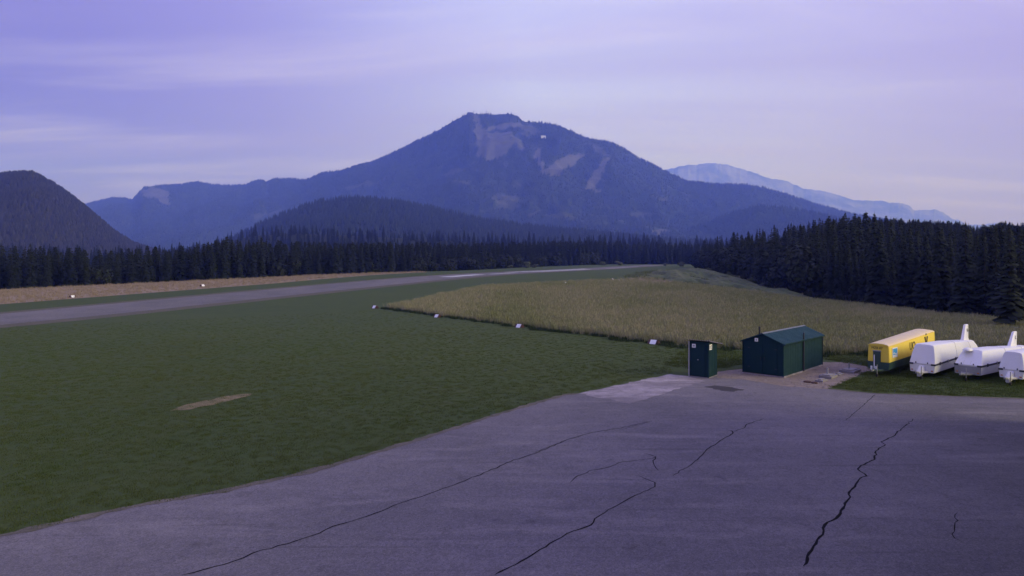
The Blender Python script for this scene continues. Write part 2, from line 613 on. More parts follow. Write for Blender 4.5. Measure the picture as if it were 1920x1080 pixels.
def rw(s, n): p = RP + RD * s + RN * n; return (p[0], p[1])


runway = sheet('runway', [[rw(-120, -6.5), rw(-120, 6.5), rw(368, 6.5), rw(368, -6.5)]], M['runway'], 0.02)
sheet('runway_shoulder', [[rw(-120, 6.5), rw(-120, 9.5), rw(368, 10), rw(368, 6.5)], [rw(-120, -9.0), rw(-120, -6.5), rw(368, -6.5), rw(368, -8)]],
      ground_mat('runway_shoulder', ((0.085, 0.082, 0.055), (0.10, 0.09, 0.065), (0.12, 0.10, 0.075)), 0.05, 0.4, 6), 0.012)


def runway_mark(name, s0, s1, n0, n1):
    o = sheet(name, [[rw(s0, n0), rw(s0, n1), rw(s1, n1), rw(s1, n0)]], M['runway_paint'], 0.03, None, runway)
    return o


runway_mark('runway_marking', 104, 124, -1.2, 2.6)
runway_mark('runway_marking', 128, 146, 0.8, 2.8)
for k, n in enumerate((-5.2, -3.4, -1.4, 0.6, 2.6)):
    runway_mark('runway_marking', 152 + k * 3, 236 - 4 * k, n, n + 1.2)
runway_mark('runway_marking', 240, 300, 3.6, 4.5)

# tan strip of dry grass in front of the left forest
sheet('dry_grass_strip', [[(-150, 50), (-110, 62), (-73, 99), (-95, 128.0), (-130, 75)][:], [(-73, 99), (-51, 145), (-63, 171), (-95, 128.0)], [(-51, 145), (-27, 222), (-31, 232), (-63, 171)]], M['tan'], 0.015)
# hay meadow
MEADOW = [(-16.5, 93), (14.4, 56.7), (23.5, 52.4), (44, 55), (66, 53), (55.4, 75), (44.6, 107.5), (36.9, 141), (32.5, 168), (-6.2, 133.5)]
sheet('meadow', [[(14.4, 56.7), (23.5, 52.4), (44, 55), (66, 53), (56.4, 75), (46.0, 107.5), (14.4, 107.5)],
                 [(-16.5, 93), (14.4, 56.7), (14.4, 107.5)], [(-16.5, 93), (14.4, 107.5), (46.0, 107.5), (38.6, 141), (32.5, 170), (-6.2, 133.5)]], M['meadow'], 0.02)

# apron
APRON_EDGE = [(-40, -2), (-20, 13.4), (-13.7, 18.45)] + [G(*p) for p in ((250, 950), (420, 921), (580, 885), (690, 853), (800, 820), (930, 778), (1060, 740), (1085, 738))]
PAD = [G(*p) for p in ((1085, 738), (1256, 702), (1290, 706), (1322, 715), (1250, 737), (1180, 757), (1112, 744))]
TOP = [G(*p) for p in ((1256, 702), (1300, 706), (1360, 700), (1400, 704), (1470, 722), (1550, 729), (1640, 738), (1780, 743), (1920, 748))]
apron_pts = [(-40, -12), (40, -12), (40, 33)] + [(33.5, 34.8)] + wobble(TOP[::-1], 0.05, 0.7, 3) + wobble(APRON_EDGE[::-1], 0.07, 0.5, 4)
apron = flat('apron', apron_pts, M['asphalt'], 0.006)
flat('concrete_pad', wobble(PAD + PAD[:1], 0.13, 0.35, 5)[:-1], M['concrete'], 0.011)
GRAVEL = [G(*p) for p in ((1346, 697), (1396, 692), (1470, 701), (1540, 679), (1585, 680), (1622, 686), (1634, 692), (1592, 712), (1550, 730), (1468, 724), (1396, 712), (1346, 709))]
flat('gravel_ground', wobble(GRAVEL + GRAVEL[:1], 0.10, 0.4, 6)[:-1], M['gravel'], 0.010)


def ribbon(name, pts, w0, w1, mat, z, parent=None, seed=0, jit=0.35, kind=None):
    r = random.Random(seed)
    n = len(pts)
    vs, fs = [], []
    for i, p in enumerate(pts):
        a = pts[max(i - 1, 0)]; b = pts[min(i + 1, n - 1)]
        d = Vector((b[0] - a[0], b[1] - a[1])).normalized()
        t = i / max(n - 1, 1)
        w = (w0 + (w1 - w0) * t) * (1 + r.uniform(-jit, jit)) * (0.25 if i in (0, n - 1) else 1)
        vs += [(p[0] - d.y * w / 2, p[1] + d.x * w / 2, z), (p[0] + d.y * w / 2, p[1] - d.x * w / 2, z)]
    for i in range(n - 1):
        fs.append((2 * i, 2 * i + 1, 2 * i + 3, 2 * i + 2))
    me = bpy.data.meshes.new(name)
    me.from_pydata(vs, [], fs)
    o = link(name, me, mat, parent)
    if kind: o['kind'] = kind
    return o


def crack(pix, w0, w1, seed, amp=0.045):
    pts = wobble([G(*p) for p in pix], amp, 0.22, seed)
    ribbon('crack', pts, w0 * 0.95, w1 * 1.15, M['tar'], 0.0105, apron, seed)


crack([(340, 1079), (420, 1059), (490, 1032), (540, 1020), (600, 1000), (625, 987), (690, 968), (750, 944), (800, 928), (860, 906), (915, 884), (950, 868), (1010, 848), (1060, 826), (1110, 811), (1165, 803), (1215, 791)], 0.05, 0.03, 1)
crack([(928, 1078), (990, 1046), (1030, 1020), (1075, 996), (1108, 985), (1115, 973), (1150, 952), (1175, 938), (1200, 926), (1228, 913), (1228, 905), (1212, 899), (1199, 893)], 0.05, 0.03, 2)
crack([(1261, 893), (1300, 868), (1330, 840), (1355, 824), (1374, 813), (1372, 808), (1361, 806)], 0.03, 0.04, 3)
crack([(1374, 810), (1395, 803), (1400, 796), (1432, 785)], 0.04, 0.03, 4)
crack([(1068, 906), (1078, 896), (1105, 883), (1135, 878), (1160, 868), (1200, 863), (1224, 860), (1230, 857), (1208, 850)], 0.03, 0.03, 5)
crack([(1230, 857), (1225, 868), (1230, 878), (1236, 883)], 0.045, 0.03, 6)
crack([(1506, 1062), (1530, 1020), (1547, 984), (1572, 968), (1588, 940), (1595, 920), (1612, 898), (1625, 893), (1608, 880), (1612, 876), (1640, 862), (1642, 846), (1660, 834), (1652, 829), (1676, 818), (1692, 803), (1714, 785)], 0.085, 0.03, 7)
crack([(1586, 788), (1610, 768), (1641, 740)], 0.03, 0.03, 8, 0.02)
crack([(1795, 962), (1790, 985), (1785, 1002), (1790, 1010), (1806, 1017)], 0.03, 0.02, 9)
crack([(1165, 806), (1195, 797), (1222, 790)], 0.02, 0.02, 10)
crack([(1000, 849), (1030, 838), (1062, 826)], 0.02, 0.02, 11)
PATCH = [G(*p) for p in ((1319, 726), (1340, 723), (1372, 726), (1397, 731), (1376, 735), (1352, 733), (1335, 728))]
p_o = flat('asphalt_patch', wobble(PATCH + PATCH[:1], 0.10, 0.25, 8)[:-1], M['patch'], 0.0105, None, apron)
# worn verge between lawn and apron, and along the trailer grass
ribbon('verge', wobble(APRON_EDGE[1:], 0.05, 0.35, 12), 0.34, 0.30, M['verge'], 0.015, None, 12, 0.5, 'structure')
ribbon('verge', wobble([G(*p) for p in ((1550, 729), (1640, 738), (1780, 743), (1920, 748))] + [(33, 35)], 0.03, 0.35, 13), 0.2, 0.2, M['verge'], 0.015, None, 13, 0.5, 'structure')
# bare streak in the lawn
BARE = [G(*p) for p in ((318, 771), (345, 769), (390, 761), (430, 752), (468, 742), (474, 738), (430, 742), (380, 752), (345, 760))]
flat('bare_soil', wobble(BARE + BARE[:1], 0.10, 0.3, 9)[:-1], M['soil'], 0.012)
# reddish bare ground and earth bank on the meadow crest

# ------------------------------------------------------------------ hills and mountains
def pip(px, py, poly):
    inside = np.zeros(px.shape, bool)
    n = len(poly)
    for i in range(n):
        x0, y0 = poly[i]; x1, y1 = poly[(i + 1) % n]
        if y0 == y1: continue
        c = ((y0 > py) != (y1 > py)) & (px < (x1 - x0) * (py - y0) / (y1 - y0) + x0)
        inside ^= c
    return inside


def vnoise(x, y, seed):
    """value noise on numpy arrays"""
    r = np.random.default_rng(seed)
    T = r.random((256, 256))
    xi, yi = np.floor(x).astype(int), np.floor(y).astype(int)
    fx, fy = x - xi, y - yi
    fx = fx * fx * (3 - 2 * fx); fy = fy * fy * (3 - 2 * fy)
    a = T[xi % 256, yi % 256]; b = T[(xi + 1) % 256, yi % 256]
    c = T[xi % 256, (yi + 1) % 256]; d = T[(xi + 1) % 256, (yi + 1) % 256]
    return (a * (1 - fx) + b * fx) * (1 - fy) + (c * (1 - fx) + d * fx) * fy


def ridged(x, y, scale, octs, seed):
    s, a, f = 0, 1.0, 1.0 / scale
    for k in range(octs):
        n = vnoise(x * f + 17.3 * k, y * f + 5.1 * k, seed + k)
        s = s + a * (1 - np.abs(2 * n - 1))
        a *= 0.5; f *= 2.03
    return s / 2


def mountain(name, line, y0, y1, yb, z0, nu, ny, amp, nscale, seed, mat, meadows=(), rough=2.0, profile=1.0, ridge_jit=0.0):
    """a ridge whose crest runs at depth y1 (number, or knots along the crest), rising from y0 and falling to yb behind"""
    us = np.linspace((line[0][0] - 960) / FPX, (line[-1][0] - 960) / FPX, nu)
    pxs = us * FPX + 960
    vr = (HOR - np.interp(pxs, [p[0] for p in line], [p[1] for p in line])) / FPX
    yr = np.interp(pxs, [k[0] for k in y1], [k[1] for k in y1]) if isinstance(y1, (list, tuple)) else np.full(nu, float(y1))
    H = HC + vr * yr
    if ridge_jit:
        H = H + (vnoise(us * 90, us * 0 + 3.3, seed + 50) - 0.5) * ridge_jit + (vnoise(us * 330, us * 0 + 1.3, seed + 51) - 0.5) * ridge_jit * 0.7
    n1 = int(ny * 0.75)
    t = np.concatenate([np.linspace(0, 1, n1), 1 + np.linspace(0, 1, ny - n1 + 1)[1:]])
    T, U = np.meshgrid(t, us, indexing='ij')
    YR = np.broadcast_to(yr, T.shape)
    Y = np.where(T <= 1, y0 + (YR - y0) * T, YR + (yb - YR) * (T - 1))
    X = U * Y
    HH = np.broadcast_to(H, T.shape)
    tt = np.clip(T, 0, 1)
    prof = np.where(T <= 1, tt ** profile * (0.75 + 0.25 * tt), 1 - (T - 1) ** 1.2)
    Z = z0 + (HH - z0) * prof
    win = np.where(T <= 1, np.clip(np.minimum(tt / 0.15, (1 - tt) / 0.12), 0, 1), np.clip((T - 1) / 0.15, 0, 1))
    rid = ridged(X + 1000, Y * 0.6 + 2000, nscale, 5, seed)
    fine = ridged(X, Y, nscale * 0.18, 3, seed + 9)
    Z = Z + win * ((rid - 0.62) * amp * np.clip((HH - z0) / max(float((H - z0).max()), 1), 0.15, 1) + (fine - 0.6) * amp * 0.16)
    # keep the crest the skyline
    lim = HC + np.broadcast_to(vr, T.shape) * Y - (1 - tt) * 4
    Z = np.maximum(np.where(T < 1, np.minimum(Z, lim), Z), z0 - 0.5)
    V = np.stack([X, Y, Z], -1).reshape(-1, 3)
    nyy, nx = X.shape
    i = (np.arange(nyy - 1)[:, None] * nx + np.arange(nx - 1)[None, :]).ravel()
    F = np.stack([i, i + 1, i + nx + 1, i + nx], -1)
    me = np_mesh(name, V, F, True)
    px = V[:, 0] / V[:, 1] * FPX + 960
    py = HOR - (V[:, 2] - HC) / V[:, 1] * FPX
    wx = px + (vnoise(px / 7, py / 7, 3) - 0.5) * 9
    wy = py + (vnoise(px / 7, py / 7, 4) - 0.5) * 7
    md = np.zeros(len(V))
    for poly, val in meadows:
        md = np.maximum(md, np.where(pip(wx, wy, poly) & (T.reshape(-1) <= 1.0), val, 0))
    a = me.attributes.new('meadow', 'FLOAT', 'POINT')
    a.data.foreach_set('value', md.astype(np.float32))
    o = link(name, me, mat)
    o['kind'] = 'structure'
    return o, X, Y, Z, T, md.reshape(T.shape)


def mountain_mat(name, forest, forest2, meadow, scale, rock=None, rocky=0.0):
    m, t, b = nt_new(name)
    v = obj_coords(t)
    at = t.nodes.new('ShaderNodeAttribute')
    at.attribute_name = 'meadow'
    n1 = noise(t, v, scale, 8, 0.65)
    n2 = noise(t, v, scale * 12, 4, 0.7)
    n3 = noise(t, v, scale * 3.1, 6, 0.65, 0.8)
    c = mixcol(t, mrange(t, n1, 0.38, 0.66), forest, forest2)
    c = mixcol(t, mrange(t, n3, 0.58, 0.72, 0, 0.42), c, meadow)
    if rock:
        c = mixcol(t, mrange(t, n1, 0.50 - rocky * 0.15, 0.66 - rocky * 0.15, 0, 1), c, rock)
    mv = mixcol(t, mrange(t, n2, 0.3, 0.7), meadow, tuple(x * 0.7 for x in meadow))
    c = mixcol(t, at.outputs['Fac'], c, mv)
    c = mixcol(t, 1.0, c, mixcol(t, mrange(t, n2, 0.3, 0.7), (0.75, 0.75, 0.75), (1.25, 1.25, 1.25)), 'MULTIPLY')
    t.links.new(c, b.inputs['Base Color'])
    b.inputs['Roughness'].default_value = 0.95
    b.inputs['Specular IOR Level'].default_value = 0.1
    return m


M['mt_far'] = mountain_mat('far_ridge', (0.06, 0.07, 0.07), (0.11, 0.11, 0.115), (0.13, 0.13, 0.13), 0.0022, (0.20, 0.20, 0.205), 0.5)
M['mt_main'] = mountain_mat('forested_mountain', (0.020, 0.030, 0.020), (0.034, 0.045, 0.028), (0.125, 0.12, 0.108), 0.0021)
M['mt_left'] = mountain_mat('left_hill', (0.028, 0.028, 0.022), (0.045, 0.040, 0.030), (0.10, 0.085, 0.055), 0.005)
M['mt_mid'] = mountain_mat('mid_hill', (0.020, 0.025, 0.017), (0.030, 0.034, 0.021), (0.05, 0.05, 0.03), 0.008)

FAR = [(900, 440), (1100, 365), (1200, 330), (1252, 318), (1290, 309), (1335, 306), (1365, 307), (1378, 315), (1410, 322), (1425, 328), (1450, 336), (1462, 336), (1475, 339), (1487, 346), (1505, 352),
       (1560, 362), (1600, 375), (1650, 376), (1690, 382), (1706, 386), (1713, 393), (1750, 393), (1770, 398), (1790, 412), (1815, 420), (1850, 420), (1885, 419), (1930, 428), (2050, 445), (2130, 442)]
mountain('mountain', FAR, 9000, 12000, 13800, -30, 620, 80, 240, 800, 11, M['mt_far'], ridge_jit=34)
MAIN = [(-600, 430), (-200, 410), (0, 400), (120, 392), (165, 382), (210, 371), (230, 371), (248, 375), (268, 352), (285, 349), (300, 348), (335, 347), (370, 342), (395, 346), (430, 348), (460, 346), (480, 338), (490, 337),
        (500, 343), (512, 335), (550, 336), (570, 338), (582, 335), (600, 325), (650, 318), (700, 303), (750, 280), (800, 256), (830, 240), (850, 227), (870, 217), (878, 214), (900, 214), (928, 215), (940, 214),
        (960, 214), (970, 219), (982, 228), (1005, 230), (1030, 232), (1050, 237), (1065, 243), (1085, 252), (1100, 259), (1145, 267), (1165, 277), (1190, 293), (1240, 317), (1268, 331), (1290, 340), (1340, 345),
        (1400, 346), (1430, 352), (1470, 363), (1540, 385), (1600, 402), (1700, 420), (1800, 440), (2000, 455), (2400, 465)]
PISTE = [([(890, 232), (905, 236), (915, 248), (958, 248), (962, 272), (934, 300), (903, 303), (894, 280)], 0.75),
         ([(886, 218), (893, 216), (908, 236), (912, 252), (898, 256), (893, 236)], 0.7),
         ([(912, 240), (935, 233), (968, 231), (985, 236), (958, 240), (915, 245)], 0.75),
         ([(1018, 326), (1030, 312), (1058, 290), (1105, 289), (1085, 300), (1062, 316), (1044, 331), (1030, 333)], 0.8),
         ([(998, 284), (1012, 280), (1014, 296), (1024, 318), (1018, 327), (1006, 306)], 0.9),
         ([(1130, 296), (1143, 297), (1130, 322), (1113, 355), (1094, 357), (1106, 336), (1118, 318)], 0.75),
         ([(930, 376), (952, 374), (974, 388), (970, 393), (935, 390)], 0.3),
         ([(1066, 431), (1082, 430), (1122, 437), (1150, 446), (1128, 448), (1100, 441)], 1.0),
         ([(1214, 429), (1238, 430), (1258, 436), (1235, 438)], 0.8),
         ([(822, 328), (850, 318), (882, 314), (858, 325), (836, 332)], 0.4),
         ([(985, 402), (1010, 394), (1032, 388), (1012, 399), (992, 408)], 0.4),
         ([(1230, 374), (1250, 372), (1252, 378), (1236, 380)], 0.4),
         ([(848, 340), (880, 339), (884, 346), (856, 348)], 0.35),
         ([(262, 362), (272, 354), (300, 350), (318, 366), (320, 380), (306, 386), (290, 372), (270, 372)], 0.8),
         ([(958, 250), (975, 262), (985, 280), (978, 282), (962, 268)], 0.55), ([(960, 234), (1000, 236), (1015, 250), (1005, 252), (985, 242), (962, 240)], 0.45), ([(985, 240), (996, 256), (992, 264), (978, 250)], 0.4),
         ([(1095, 262), (1105, 268), (1130, 278), (1142, 292), (1130, 292), (1112, 278)], 0.35), ([(905, 372), (930, 366), (960, 366), (985, 378), (968, 380), (940, 374)], 0.35), ([(1110, 355), (1122, 353), (1128, 360), (1112, 362)], 0.6),
         ([(700, 415), (716, 412), (725, 418), (706, 421)], 0.3), ([(862, 421), (872, 419), (876, 424), (864, 426)], 0.5), ([(1020, 405), (1060, 398), (1075, 404), (1040, 412)], 0.3), ([(1170, 400), (1210, 396), (1225, 402), (1190, 408)], 0.3),
         ([(640, 352), (690, 340), (720, 338), (700, 346), (655, 358)], 0.25), ([(440, 395), (480, 402), (520, 396), (545, 384), (520, 402), (480, 412)], 0.3)]
mainm = mountain('mountain', MAIN, 2100, [(-600, 5400), (500, 4700), (620, 4300), (900, 3900), (1250, 3900), (1700, 4400), (2400, 5200)], 5900, -30, 900, 260, 310, 760, 21, M['mt_main'], PISTE)
FOOT = [(1180, 470), (1260, 440), (1340, 412), (1380, 396), (1420, 386), (1470, 389), (1520, 398), (1570, 410), (1650, 432), (1800, 455), (1950, 470)]
foot = mountain('hill', FOOT, 2000, 2700, 3300, -30, 160, 50, 60, 400, 31, M['mt_main'])
LEFT = [(-900, 440), (-500, 400), (-250, 370), (-100, 345), (0, 331), (15, 328), (30, 327), (60, 327), (80, 336), (100, 347), (125, 363), (150, 383), (180, 408), (210, 434), (250, 460), (300, 476), (340, 480)]
left = mountain('hill', LEFT, 500, 1150, 1700, -30, 240, 70, 70, 280, 41, M['mt_left'],
                [([(60, 440), (75, 410), (100, 398), (120, 430), (150, 465), (70, 468)], 0.08), ([(90, 385), (110, 395), (112, 420), (92, 412)], 0.05)])
MID = [(340, 490), (390, 470), (425, 455), (455, 440), (480, 426), (510, 412), (540, 399), (570, 388), (600, 380), (640, 375), (680, 373), (710, 375), (740, 379), (780, 386), (820, 394), (870, 406), (950, 420),
       (1050, 432), (1150, 441), (1230, 449), (1300, 455), (1400, 460), (1600, 470)]
NEAR = [(300, 486), (370, 470), (420, 456), (455, 446), (500, 440), (560, 438), (640, 441), (720, 445), (800, 449), (900, 455), (1000, 456), (1100, 455), (1200, 457), (1300, 460), (1420, 466)]
near_hill = mountain('hill', NEAR, 520, 760, 980, -20, 120, 40, 10, 90, 71, M['mt_mid'])
mid = mountain('hill', MID, 800, 1650, 2100, -22, 240, 80, 28, 190, 51, M['mt_mid'])


def cone_forest(name, grid, n, h0, h1, slim, mat, seed, keep=None, back=1.0):
    """far woods: thousands of small spires spread over a mountainside, one mesh"""
    o, X, Y, Z, T, md = grid
    r = np.random.default_rng(seed)
    ny, nx = X.shape
    w = np.hypot(np.gradient(X, axis=1), 1) * np.hypot(np.gradient(Y, axis=0), 1)
    w = w * (md < 0.2) * (T <= back) * (X / Y > -0.95) * (X / Y < 0.95)
    p = (w / w.sum()).ravel()
    k = r.choice(ny * nx, n, p=p)
    j, i = k // nx, k % nx
    fj, fi = r.random(n), r.random(n)
    j2, i2 = np.minimum(j + 1, ny - 1), np.minimum(i + 1, nx - 1)

    def bl(A): return (A[j, i] * (1 - fj) * (1 - fi) + A[j2, i] * fj * (1 - fi) + A[j, i2] * (1 - fj) * fi + A[j2, i2] * fj * fi)
    P = np.stack([bl(X), bl(Y), bl(Z)], -1)
    h = r.uniform(h0, h1, n)
    rad = h * slim * r.uniform(0.8, 1.25, n)
    S = 5
    ph = r.random(n) * 6.28
    ang = ph[:, None] + np.arange(S) * 2 * np.pi / S
    ring = np.stack([np.cos(ang) * rad[:, None], np.sin(ang) * rad[:, None], np.zeros((n, S))], -1) + P[:, None, :] + np.array([0, 0, -1.0])
    lean = (r.random((n, 2)) - 0.5) * h[:, None] * 0.08
    tip = P + np.concatenate([lean, h[:, None]], 1)
    V = np.concatenate([ring, tip[:, None, :]], 1).reshape(-1, 3)
    b = (np.arange(n) * (S + 1))[:, None]
    F = np.stack([b + np.arange(S), b + (np.arange(S) + 1) % S, np.broadcast_to(b + S, (n, S))], -1).reshape(-1, 3)
    me = np_mesh(name, V, F)
    ob = link(name, me, mat)
    return ob


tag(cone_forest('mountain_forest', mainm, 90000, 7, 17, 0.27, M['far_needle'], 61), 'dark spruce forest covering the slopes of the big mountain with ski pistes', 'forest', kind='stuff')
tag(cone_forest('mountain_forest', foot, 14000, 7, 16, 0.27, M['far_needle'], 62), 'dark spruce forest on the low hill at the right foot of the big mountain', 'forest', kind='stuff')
M['hill_wood'] = leaf_mat('hill_wood', ((0.026, 0.027, 0.020), (0.044, 0.042, 0.030), (0.034, 0.034, 0.024)))
tag(cone_forest('hill_forest', left, 26000, 4, 9, 0.34, M['hill_wood'], 63), 'brownish dark forest covering the round hill at the far left', 'forest', kind='stuff')
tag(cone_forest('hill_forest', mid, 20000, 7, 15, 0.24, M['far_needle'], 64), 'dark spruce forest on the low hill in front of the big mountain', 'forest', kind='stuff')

# ------------------------------------------------------------------ trees
def spruce_mesh(name, h, r, seed, gap=0.06, dens=1.0, full=0.82):
    q = random.Random(seed)
    V, F = [], []
    z = h * gap
    while z < h * 0.985:
        t = z / h
        rad = r * (1 - t) ** full * (0.55 + 0.45 * min(1, (t + 0.02) / 0.15)) + 0.05
        nb = max(4, int((11 - 5 * t) * dens))
        a0 = q.uniform(0, 6.28)
        for k in range(nb):
            a = a0 + 6.2832 * k / nb + q.uniform(-0.3, 0.3)
            L = rad * q.uniform(0.62, 1.15)
            w = L * q.uniform(0.22, 0.36) + 0.05
            dz = -L * q.uniform(0.15, 0.55) * (1 - 0.7 * t)
            zz = z + q.uniform(-0.18, 0.18)
            c, s = math.cos(a), math.sin(a)

            def P(l, side, d): return (c * l - s * side, s * l + c * side, zz + d)
            b = len(V)
            V += [P(0.02, 0, 0.10), P(L * 0.55, 0, dz * 0.35 + 0.10), P(L * 0.6, w, dz * 0.6 - 0.16), P(L * 0.6, -w, dz * 0.6 - 0.16), P(L, 0, dz), P(L * 0.85, w * 0.5, dz * 1.1 - 0.22), P(L * 0.82, -w * 0.5, dz * 1.1 - 0.22)]
            F += [(b, b + 2, b + 1), (b, b + 1, b + 3), (b + 1, b + 2, b + 5), (b + 1, b + 5, b + 4), (b + 1, b + 4, b + 6), (b + 1, b + 6, b + 3)]
        z += (0.50 + 0.25 * (1 - t)) * (h / 17) * q.uniform(0.8, 1.2)
    # leader
    b = len(V)
    V += [(0.06, 0, h * 0.95), (-0.03, 0.05, h * 0.95), (-0.03, -0.05, h * 0.95), (0, 0, h * 1.02)]
    F += [(b, b + 1, b + 3), (b + 1, b + 2, b + 3), (b + 2, b, b + 3)]
    return np_mesh(name, V, F)


def trunk_mesh(name, h, r):
    mb = MB()
    n = 7
    secs = []
    for t in (0, 0.04, 0.3, 0.7, 0.97):
        rr = r * (1.35 if t == 0 else 1 - 0.93 * t)
        secs.append([(math.cos(2 * math.pi * i / n) * rr, math.sin(2 * math.pi * i / n) * rr, t * h - (0.8 if t == 0 else 0)) for i in range(n)])
    mb.loft(secs)
    me = bpy.data.meshes.new(name)
    me.from_pydata(mb.v, [], mb.f)
    return me


def leaf_crown(name, rx, rz, n, size, seed, lobes=7):
    q = random.Random(seed)
    cs = [(q.uniform(-0.55, 0.55) * rx, q.uniform(-0.55, 0.55) * rx, rz * q.uniform(0.45, 1.35), q.uniform(0.38, 0.6)) for _ in range(lobes)]
    V, F = [], []
    for _ in range(n):
        c = q.choice(cs)
        d = Vector((q.gauss(0, 1), q.gauss(0, 1), q.gauss(0, 1))).normalized()
        rr = q.uniform(0.6, 1.06)
        p = Vector((c[0] + d.x * rx * c[3] * rr, c[1] + d.y * rx * c[3] * rr, max(0.1, c[2] + d.z * rz * c[3] * rr)))
        nrm = (d + Vector((q.uniform(-.6, .6), q.uniform(-.6, .6), q.uniform(-.2, .8)))).normalized()
        a = nrm.orthogonal().normalized()
        a = Matrix.Rotation(q.uniform(0, 6.28), 3, nrm) @ a
        bb = nrm.cross(a)
        s = size * q.uniform(0.6, 1.4)
        b = len(V)
        V += [p - a * s, p + bb * s * 0.55, p + a * s, p - bb * s * 0.55]
        F += [(b, b + 1, b + 2, b + 3)]
    return np_mesh(name, V, F)


SPR_H = [13, 15.5, 18, 20, 16.5, 14.5, 12]
SPR_R = [2.1, 2.3, 2.7, 2.6, 2.0, 2.6, 1.9]
SPRUCE = [(spruce_mesh('crown', h, r, 100 + i, (0.06, 0.02, 0.12, 0.05, 0.03, 0.2, 0.04)[i], (1, 1.1, .85, 1, 1.15, .75, 1)[i], (0.8, 0.58, 0.9, 0.66, 0.5, 0.72, 0.62)[i]), trunk_mesh('trunk', h, 0.012 * h)) for i, (h, r) in enumerate(zip(SPR_H, SPR_R))]
THIN = (spruce_mesh('crown', 17, 1.9, 140, 0.25, 0.62), trunk_mesh('trunk', 17, 0.17))
BROAD = [(leaf_crown('crown', 3.2, 4.2, 1500, 0.34, 200 + i), trunk_mesh('trunk', 5, 0.16)) for i in range(3)]
BUSH = [(leaf_crown('crown', 1.7, 1.3, 620, 0.17, 210 + i, 6), trunk_mesh('trunk', 1.2, 0.05)) for i in range(3)]
for c, t in SPRUCE + [THIN]:
    c.materials.append(M['needle']); t.materials.append(M['bark'])
for c, t in BROAD:
    c.materials.append(M['leaf']); t.materials.append(M['bark'])
for c, t in BUSH:
    c.materials.append(M['shrub']); t.materials.append(M['bark'])


def tree(name, meshes, x, y, sc, rz, label, cat, group=None, dz=0.0, fat=1.0):
    e = empty(name, (x, y, gz(x, y) + dz), rz)
    e.scale = (sc * fat, sc * fat, sc)
    tag(e, label, cat, group)
    link('crown', meshes[0], parent=e)
    link('trunk', meshes[1], parent=e)
    return e


def scatter(name, pts, rot, sc, idx, sources, label=None, cat=None):
    """stuff: one object that spreads copies of the source meshes over points"""
    me = bpy.data.meshes.new(name)
    me.vertices.add(len(pts))
    me.vertices.foreach_set('co', np.asarray(pts, np.float32).ravel())
    for an, ty, data, key in (('rot', 'FLOAT_VECTOR', np.asarray(rot, np.float32).ravel(), 'vector'), ('sc', 'FLOAT_VECTOR', np.asarray(sc, np.float32).ravel(), 'vector'), ('idx', 'INT', np.asarray(idx, np.int32), 'value')):
        at = me.attributes.new(an, ty, 'POINT')
        at.data.foreach_set(key, data)
    o = link(name, me)
    ng = bpy.data.node_groups.new(name + '_nodes', 'GeometryNodeTree')
    ng.interface.new_socket('Geometry', in_out='INPUT', socket_type='NodeSocketGeometry')
    ng.interface.new_socket('Geometry', in_out='OUTPUT', socket_type='NodeSocketGeometry')
    N, L = ng.nodes.new, ng.links.new
    gi, go = N('NodeGroupInput'), N('NodeGroupOutput')
    iop = N('GeometryNodeInstanceOnPoints')
    g2i = N('GeometryNodeGeometryToInstance')
    for s in sources[::-1]:
        oi = N('GeometryNodeObjectInfo')
        oi.inputs['Object'].default_value = s
        L(oi.outputs['Geometry'], g2i.inputs[0])
    L(gi.outputs[0], iop.inputs['Points'])
    L(g2i.outputs[0], iop.inputs['Instance'])
    iop.inputs['Pick Instance'].default_value = True
    for an, ty, sock in (('rot', 'FLOAT_VECTOR', 'Rotation'), ('sc', 'FLOAT_VECTOR', 'Scale'), ('idx', 'INT', 'Instance Index')):
        na = N('GeometryNodeInputNamedAttribute')
        na.data_type = ty
        na.inputs['Name'].default_value = an
        if sock == 'Rotation':
            er = N('FunctionNodeEulerToRotation')
            L(na.outputs[0], er.inputs[0])
            L(er.outputs[0], iop.inputs[sock])
        else:
            L(na.outputs[0], iop.inputs[sock])
    L(iop.outputs[0], go.inputs[0])
    md = o.modifiers.new('scatter', 'NODES')
    md.node_group = ng
    tag(o, label, cat, None, 'stuff')
    return o


def candidates():
    r = np.random.default_rng(5)
    out = []                                   # x, y, variant, scale, region

    def fill(x0, x1, y0, y1, cell, test, region, smin, smax, jit=0.42):
        for yy in np.arange(y0, y1, cell):
            for xx in np.arange(x0, x1, cell):
                x = xx + r.uniform(-jit, jit) * cell; y = yy + r.uniform(-jit, jit) * cell
                if test(x, y):
                    out.append((x, y, int(r.integers(0, 7)), r.uniform(smin, smax), region))

    def right(x, y):
        d = x - float(interp(y, EDGE_R))
        lim = float(interp(y, [(20, 7), (75, 7), (107, 11), (130, 18), (150, 27), (165, 29), (178, 27), (190, 18), (202, 12), (240, 5), (300, 4)]))
        return d > lim and x / y < 0.95
    fill(35, 250, 25, 340, 3.1, right, 'right', 0.60, 1.0)

    def leftf(x, y):
        d = float(interp(y, EDGE_L)) - x
        return 2.5 < d < 34 and x / max(y, 1) > -1.0
    fill(-260, 70, 60, 455, 2.9, leftf, 'left', 0.55, 1.02)
    fill(20, 290, 452, 500, 5.0, lambda x, y: y > 455 and x > 45, 'end', 0.95, 1.3)
    return out


def skyline(px):
    """how high the right wood stands above the horizon, photo rows"""
    return float(np.interp(px, [1290, 1320, 1360, 1400, 1450, 1500, 1560, 1600, 1650, 1700, 1760, 1800, 1830, 1860, 1880, 1920, 2100],
                           [462, 452, 440, 432, 424, 416, 408, 405, 409, 413, 416, 419, 428, 424, 418, 422, 420]))


